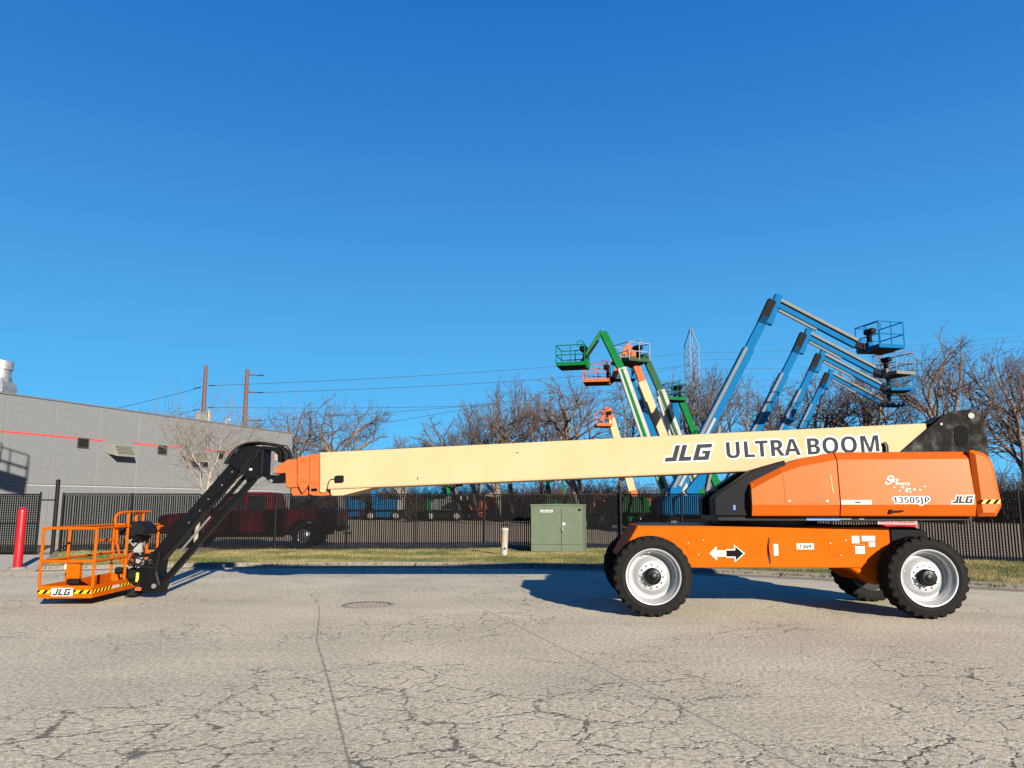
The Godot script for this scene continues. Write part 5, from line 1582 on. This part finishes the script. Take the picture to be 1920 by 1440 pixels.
func make_trees() -> void:
	var oak := {"trunk": 7.0, "r": 0.34, "bare": 0.3, "depth": 6, "kids": [6, 4, 3, 3, 3, 2], "taper": 0.6, "wander": 0.21, "up": 0.05, "spread": 48.0, "short": 0.68, "thin": 0.55, "env": [7.6, 5.4, 4.6]}
	var tall := {"trunk": 8.5, "r": 0.25, "bare": 0.35, "depth": 5, "kids": [8, 4, 4, 3, 3], "taper": 0.5, "wander": 0.17, "up": 0.09, "spread": 42.0, "short": 0.60, "thin": 0.5, "env": [8.0, 3.4, 4.6]}
	var bushy := {"trunk": 5.0, "r": 0.22, "bare": 0.2, "depth": 5, "kids": [7, 4, 4, 3, 3], "taper": 0.6, "wander": 0.18, "up": 0.10, "spread": 40.0, "short": 0.72, "thin": 0.56, "env": [5.6, 4.0, 4.2]}
	var g := "bare trees along the back of the yard"
	oak.least = 0.0115; tall.least = 0.0115; bushy.least = 0.0105; oak.high = 13.2; tall.high = 14.4; bushy.high = 11.6
	var big := oak.duplicate()
	big.high = 16.2
	big.trunk = 7.0; big.r = 0.46; big.short = 0.74; big.kids = [7, 4, 3, 3, 3, 2]; big.spread = 50.0; big.env = [8.0, 6.4, 5.0]
	var round_oak := oak.duplicate()
	round_oak.high = 11.2; round_oak.trunk = 6.4; round_oak.env = [7.0, 4.8, 4.6]
	# prototypes stand where the photograph shows them largest
	var a := tree("oak_tree", "broad bare oak rising behind the cream boom's rear, tallest tree at the right", V(35.2, 0, -62.0), 0.0, big, 101, M.bark_dark, M.bark_twig, g)
	var b := tree("oak_tree", "bare spreading oak behind the folded green and orange baskets", V(5.6, 0, -66.0), 0.0, oak, 115, M.bark_dark, M.bark_twig, g)
	var c := tree("oak_tree", "round bare oak standing alone just right of the warehouse corner", V(-14.2, 0, -66.0), 0.0, round_oak, 127, M.bark_dark, M.bark_twig, g)
	var d := tree("bare_tree", "upright bare tree in front of the lattice tower", V(16.4, 0, -70.0), 0.0, tall, 133, M.bark_dark, M.bark_twig, g)
	var e := tree("bare_tree", "bushy bare tree at the left end of the middle tree line", V(-3.3, 0, -74.0), 0.0, bushy, 141, M.bark_dark, M.bark_twig, g)
	var f := tree("bare_tree", "bare tree in the middle tree line, right of the bushy one", V(0.1, 0, -76.0), 0.0, tall, 155, M.bark_dark, M.bark_twig, g)
	var spots := [
		[c, -33.5, -78.0, 70, 11.6, "bare oak showing over the warehouse roof, left of the poles"],
		[b, -20.6, -72.0, 200, 10.9, "bare crooked oak between the brown poles and the warehouse corner"],
		[e, -26.5, -80.0, 160, 10.6, "bushy bare tree showing over the warehouse roof right of the poles"],
		[e, -10.8, -78.0, 20, 8.6, "low bushy tree at the right foot of the round oak"],
		[e, -6.6, -80.0, 130, 8.8, "small bushy tree, lowest at the left end of the middle tree line"],
		[f, 2.7, -78.0, 220, 12.6, "slender bare tree left of the spreading oak"],
		[c, -1.2, -72.0, 260, 11.6, "round bare oak low in the middle tree line behind the stowed orange lift"],
		[b, -4.9, -77.0, 80, 10.4, "crooked bare oak just right of the lowest tree in the middle line"],
		[d, 9.6, -73.0, 140, 13.8, "bare tree hidden among the raised green and orange booms"],
		[e, 16.2, -66.0, 80, 13.4, "bushy bare tree before the lattice tower's foot"],
		[d, 21.2, -72.0, 60, 13.6, "bare tree between the lattice tower and the tallest blue boom"],
		[b, 26.4, -80.0, 140, 14.2, "bare oak seen between the first and second blue booms"],
		[c, 30.4, -77.0, 210, 15.4, "bare oak seen under the folded blue jibs"],
		[b, 34.4, -75.0, 300, 15.6, "dark bare oak right behind the blue baskets"],
		[f, 35.2, -74.0, 40, 16.2, "tall slender tree just right of the blue baskets"],
		[f, 42.4, -66.0, 90, 15.8, "slender bare tree near the right edge of the photo"],
		[a, 46.0, -70.0, 160, 15.5, "broad bare oak cut by the right edge of the photo"],
		[e, 40.6, -58.0, 45, 7.6, "bushy bare tree above the orange counterweight at the right edge"],
		[d, 6.9, -80.0, 260, 14.0, "tall bare tree behind the spreading oak"],
	]
	var high := {a: 16.2, b: 13.2, c: 11.2, d: 14.4, e: 11.6, f: 14.4}
	for q in spots:
		var o := copy(q[0], "oak_tree" if q[0] in [a, b, c] else "bare_tree", V(q[1], 0, q[2]), q[3], q[5], g)
		o.scale = q[0].scale * (q[4] / high[q[0]])
	# young street tree in the verge
	var young := {"trunk": 3.3, "r": 0.10, "bare": 0.5, "depth": 4, "kids": [10, 5, 4, 2], "taper": 0.45, "wander": 0.12, "up": 0.08, "spread": 58.0, "short": 0.74, "thin": 0.5, "high": 6.0, "least": 0.007}
	var y := tree("young_tree", "young bare tree with pale trunk on the grass before the warehouse", V(-10.25, GY, -26.05), 40.0, young, 211, M.bark_pale, M.twig_pale, "")
	var mu := thing("mulch_ring", "low brown mulch ring round the young tree's trunk", "mulch", V(-10.2, GY - 0.01, -25.9))
	var s := sh(Transform3D(Basis(Vector3.RIGHT, -PI / 2), Vector3.ZERO))
	var prof := []
	for k in 8: prof.append(Vector2(k / 7.0 * 0.95, 0.13 * cos(k / 7.0 * PI * 0.5)))
	s.lathe(prof, 28); part("mound", s, M.mulch, mu)
	rng.seed = 8
	s = sh()
	for i in 260:
		var an := rng.randf() * TAU; var r := sqrt(rng.randf()) * 0.95
		s.box(V(cos(an) * r, 0.13 * cos(r / 0.95 * PI * 0.5) + 0.008, sin(an) * r), V(rng.randf_range(0.03, 0.09), 0.012, 0.02), 0.0, Basis.from_euler(V(rng.randf() * 0.6, rng.randf() * TAU, rng.randf() * 0.6)))
	part("wood_chips", s, M.mulch, mu).set_meta("kind", "stuff")
	make_brush()


func make_brush() -> void:
	# tangled scrub at the foot of the trees, seen as one mass
	var st := sh()
	rng.seed = 303
	for i in 46:
		var p := V(rng.randfn(0, 0.5), 0, rng.randfn(0, 0.5))
		var d := V(rng.randfn(0, 0.35), 1, rng.randfn(0, 0.35)).normalized()
		var L := rng.randf_range(1.2, 2.8)
		var pts := [p]; var rad := [0.02]
		for k in 3:
			d = (d + V(rng.randfn(0, 0.22), 0, rng.randfn(0, 0.22))).normalized()
			p += d * L / 3.0
			pts.append(p); rad.append(0.02 - 0.005 * (k + 1))
		st.tube(pts, rad, 3, false)
		for k in 5:
			var q: Vector3 = pts[1 + k % 3]
			var dd := (d + V(rng.randfn(0, 0.7), rng.randfn(0, 0.5), rng.randfn(0, 0.7))).normalized()
			st.tube([q, q + dd * rng.randf_range(0.4, 0.9)], [0.012, 0.005], 3, false)
	var m := st.mesh()
	for e in [["brush", M.brush, 760, "tangled brown scrub along the foot of the far trees", 1], ["brush", M.brush_red, 90, "reddish scrub thicket between the far trees", 2]]:
		var mm := MultiMesh.new()
		mm.transform_format = MultiMesh.TRANSFORM_3D
		mm.mesh = m
		mm.instance_count = e[2]
		rng.seed = 400 + e[4]
		for i in e[2]:
			var x := rng.randf_range(-60, 70)
			var z := -82.0 + rng.randf_range(-9, 3) + clampf((x - 24.0) * 0.9, 0.0, 20.0)
			if e[4] == 2:
				x = [3.5, 8.0, 22.0, 24.5, 30.0][i % 5] + rng.randfn(0, 1.6); z = -76.0 + rng.randf_range(-3, 3)
			var sc := rng.randf_range(0.8, 1.6) * (1.25 if x > 34.0 else 1.0)
			mm.set_instance_transform(i, Transform3D(Basis(Vector3.UP, rng.randf() * TAU).scaled(V(sc, sc, sc)), V(x, -0.05, z)))
		var o := MultiMeshInstance3D.new()
		o.multimesh = mm
		o.material_override = e[1]
		o.name = numbered(e[0])
		add_child(o)
		o.set_meta("kind", "stuff")
		tag(o, e[3], "scrub")


# ---------------------------------------------------------------- poles, tower, lines
func make_lines() -> void:
	var s: Sh
	var at := [V(-47.2, 0, -120), V(-40.8, 0, -120)]
	var hs := [22.7, 22.1]
	var labels := ["brown steel power pole, left of two, with wires both ways", "brown steel power pole, right of two, with three short arms"]
	for i in 2:
		var t := thing("power_pole", labels[i], "power pole", at[i], 0.0, "brown steel poles behind the warehouse")
		s = sh(); s.tube([V(0, 0, 0), V(0, hs[i], 0)], [0.5, 0.26], 12); part("shaft", s, M.corten, t)
		if i == 1:
			for y: float in [21.3, 18.6, 14.3]:
				s = sh(); s.tube([V(0.2, y, 0), V(1.6, y - 0.12, 0)], [0.14, 0.09], 8); part("arm", s, M.corten, t)
				s = sh(); s.tube([V(1.6, y - 0.12, 0), V(2.6, y - 0.1, 0)], 0.08, 6); part("insulator", s, M.charcoal, t)
		else:
			for y: float in [19.6, 16.2]:
				for dx: float in [-1.0, 1.0]:
					s = sh(); s.tube([V(dx * 0.6, y - (0.25 if dx < 0 else 0.0), 0), V(dx * 1.6, y - (0.5 if dx < 0 else 0.0), 0)], 0.08, 6); part("insulator", s, M.charcoal, t)
				s = sh(); s.tube([V(-1.6, y - 0.4, 0), V(-1.3, y + 0.6, 0), V(-0.7, y + 0.9, 0), V(0, y + 0.3, 0)], 0.03, 4, false); part("jumper", s, M.wire, t)
	# lattice tower
	var L := thing("lattice_tower", "grey steel lattice transmission tower behind the bare trees", "tower", V(46.3, 0, -200.0), 20.0)
	var half := func(y: float) -> float: return 2.6 - 1.3 * minf(1.0, y / 34.0) if y < 42.0 else lerpf(1.3, 0.1, (y - 42.0) / 4.6)
	for sx: float in [-1.0, 1.0]:
		for sz: float in [-1.0, 1.0]:
			var pts := []
			for y: float in [0.0, 17.0, 34.0, 42.0, 46.4]:
				var q: float = half.call(y)
				pts.append(V(sx * q, y, sz * q))
			s = sh(); s.tube(pts, 0.13, 4, false); part("leg", s, M.tower_steel, L)
	s = sh()
	var y := 0.0
	while y < 42.0:
		var q0: float = half.call(y); var q1: float = half.call(y + 2.0)
		for k in 4:
			var a := [V(-1, 0, -1), V(1, 0, -1), V(1, 0, 1), V(-1, 0, 1)]
			var u: Vector3 = a[k]; var w: Vector3 = a[(k + 1) % 4]
			s.tube([V(u.x * q0, y, u.z * q0), V(w.x * q1, y + 2.0, w.z * q1)], 0.06, 3, false)
			s.tube([V(w.x * q0, y, w.z * q0), V(u.x * q1, y + 2.0, u.z * q1)], 0.06, 3, false)
		y += 2.0
	part("bracing", s, M.tower_steel, L)
	# wires
	var w := [[V(-45.6, 19.6, -120), V(46.3, 40.2, -200), 1.0], [V(-38.2, 18.5, -120), V(46.3, 37.0, -200), 1.0], [V(-45.6, 16.2, -120), V(46.3, 30.0, -200), 1.4], [V(-38.2, 14.2, -120), V(46.3, 33.5, -200), 1.2], [V(-38.2, 10.8, -120), V(46.3, 37.2, -200), 0.8], [V(-42.0, 9.5, -130), V(46.3, 23.0, -200), 1.2], [V(-42.0, 8.0, -130), V(46.3, 22.0, -205), 1.2],
		[V(46.3, 40.2, -200), V(150, 46.5, -200), 1.5], [V(46.3, 38.2, -200), V(150, 45.4, -200), 1.5], [V(46.3, 36.0, -200), V(150, 41.0, -200), 1.5], [V(46.3, 33.0, -200), V(150, 37.5, -200), 1.5],
		[V(-48.8, 19.0, -120), V(-120, 16.5, -170), 1.0], [V(-48.8, 15.7, -120), V(-120, 12.0, -170), 1.0], [V(-48.8, 15.0, -121), V(-120, 11.0, -170), 1.0]]
	for i in w.size():
		var e: Array = w[i]
		var pts := []
		for k in 13:
			var f := k / 12.0
			var p: Vector3 = e[0].lerp(e[1], f) - e[0]
			p.y -= 4.0 * e[2] * f * (1.0 - f)
			pts.append(p)
		var nth: String = ["topmost", "second", "third", "fourth", "fifth", "sixth", "lowest"][i if i < 7 else (i - 7 if i < 10 else (6 if i == 10 or i == 13 else i - 11))]
		var lab := nth + (" thin power line from the brown poles towards the lattice tower" if i < 7 else (" thin power line running right from the lattice tower" if i < 11 else " thin power line running left from the brown pole"))
		var grp := "power lines " + ("to the tower" if i < 7 else ("right of the tower" if i < 11 else "left of the poles"))
		var t := thing("power_line", lab, "wire", e[0], 0.0, grp)
		s = sh(); s.tube(pts, 0.04, 4, false)
		part("conductor", s, M.wire, t)


func _ready() -> void:
	# camera
	var cam := Camera3D.new()
	cam.name = "camera"
	add_child(cam)
	cam.position = Vector3(0, 1.58, 0)
	cam.rotation_degrees = Vector3(8.645, 0, 0)
	cam.fov = 51.88
	cam.far = 1500.0
	cam.current = true
	# sky, exposure
	var env := Environment.new()
	env.background_mode = Environment.BG_SKY
	var sm := ProceduralSkyMaterial.new()
	sm.sky_top_color = Color(0.0, 0.318, 0.682)
	sm.sky_horizon_color = Color(0.40, 0.785, 1.0)
	sm.sky_curve = 0.25
	sm.ground_bottom_color = Color(0.22, 0.20, 0.17)
	sm.ground_horizon_color = Color(0.42, 0.42, 0.40)
	sm.sun_angle_max = 6.0
	sm.energy_multiplier = 0.36
	var sky := Sky.new()
	sky.sky_material = sm
	env.sky = sky
	env.tonemap_mode = Environment.TONE_MAPPER_LINEAR
	env.tonemap_exposure = 3.1
	env.sdfgi_enabled = true
	env.ssao_enabled = true
	env.ssil_enabled = true
	var we := WorldEnvironment.new()
	we.environment = env
	add_child(we)
	# low winter sun behind the camera's right shoulder
	var sun := DirectionalLight3D.new()
	sun.name = "sun"
	sun.light_energy = 1.6
	sun.light_angular_distance = 0.53
	sun.light_color = Color(1.0, 0.955, 0.885)
	sun.shadow_enabled = true
	add_child(sun)
	var el := deg_to_rad(17.3); var az := deg_to_rad(25.0)
	sun.look_at_from_position(Vector3.ZERO, -Vector3(sin(az) * cos(el), sin(el), cos(az) * cos(el)))

	make_materials()
	make_ground()
	make_building()
	make_fences()
	make_trees()
	make_lines()
	make_lift()
	make_yard_lifts()
	make_pickup()
	make_verge_things()
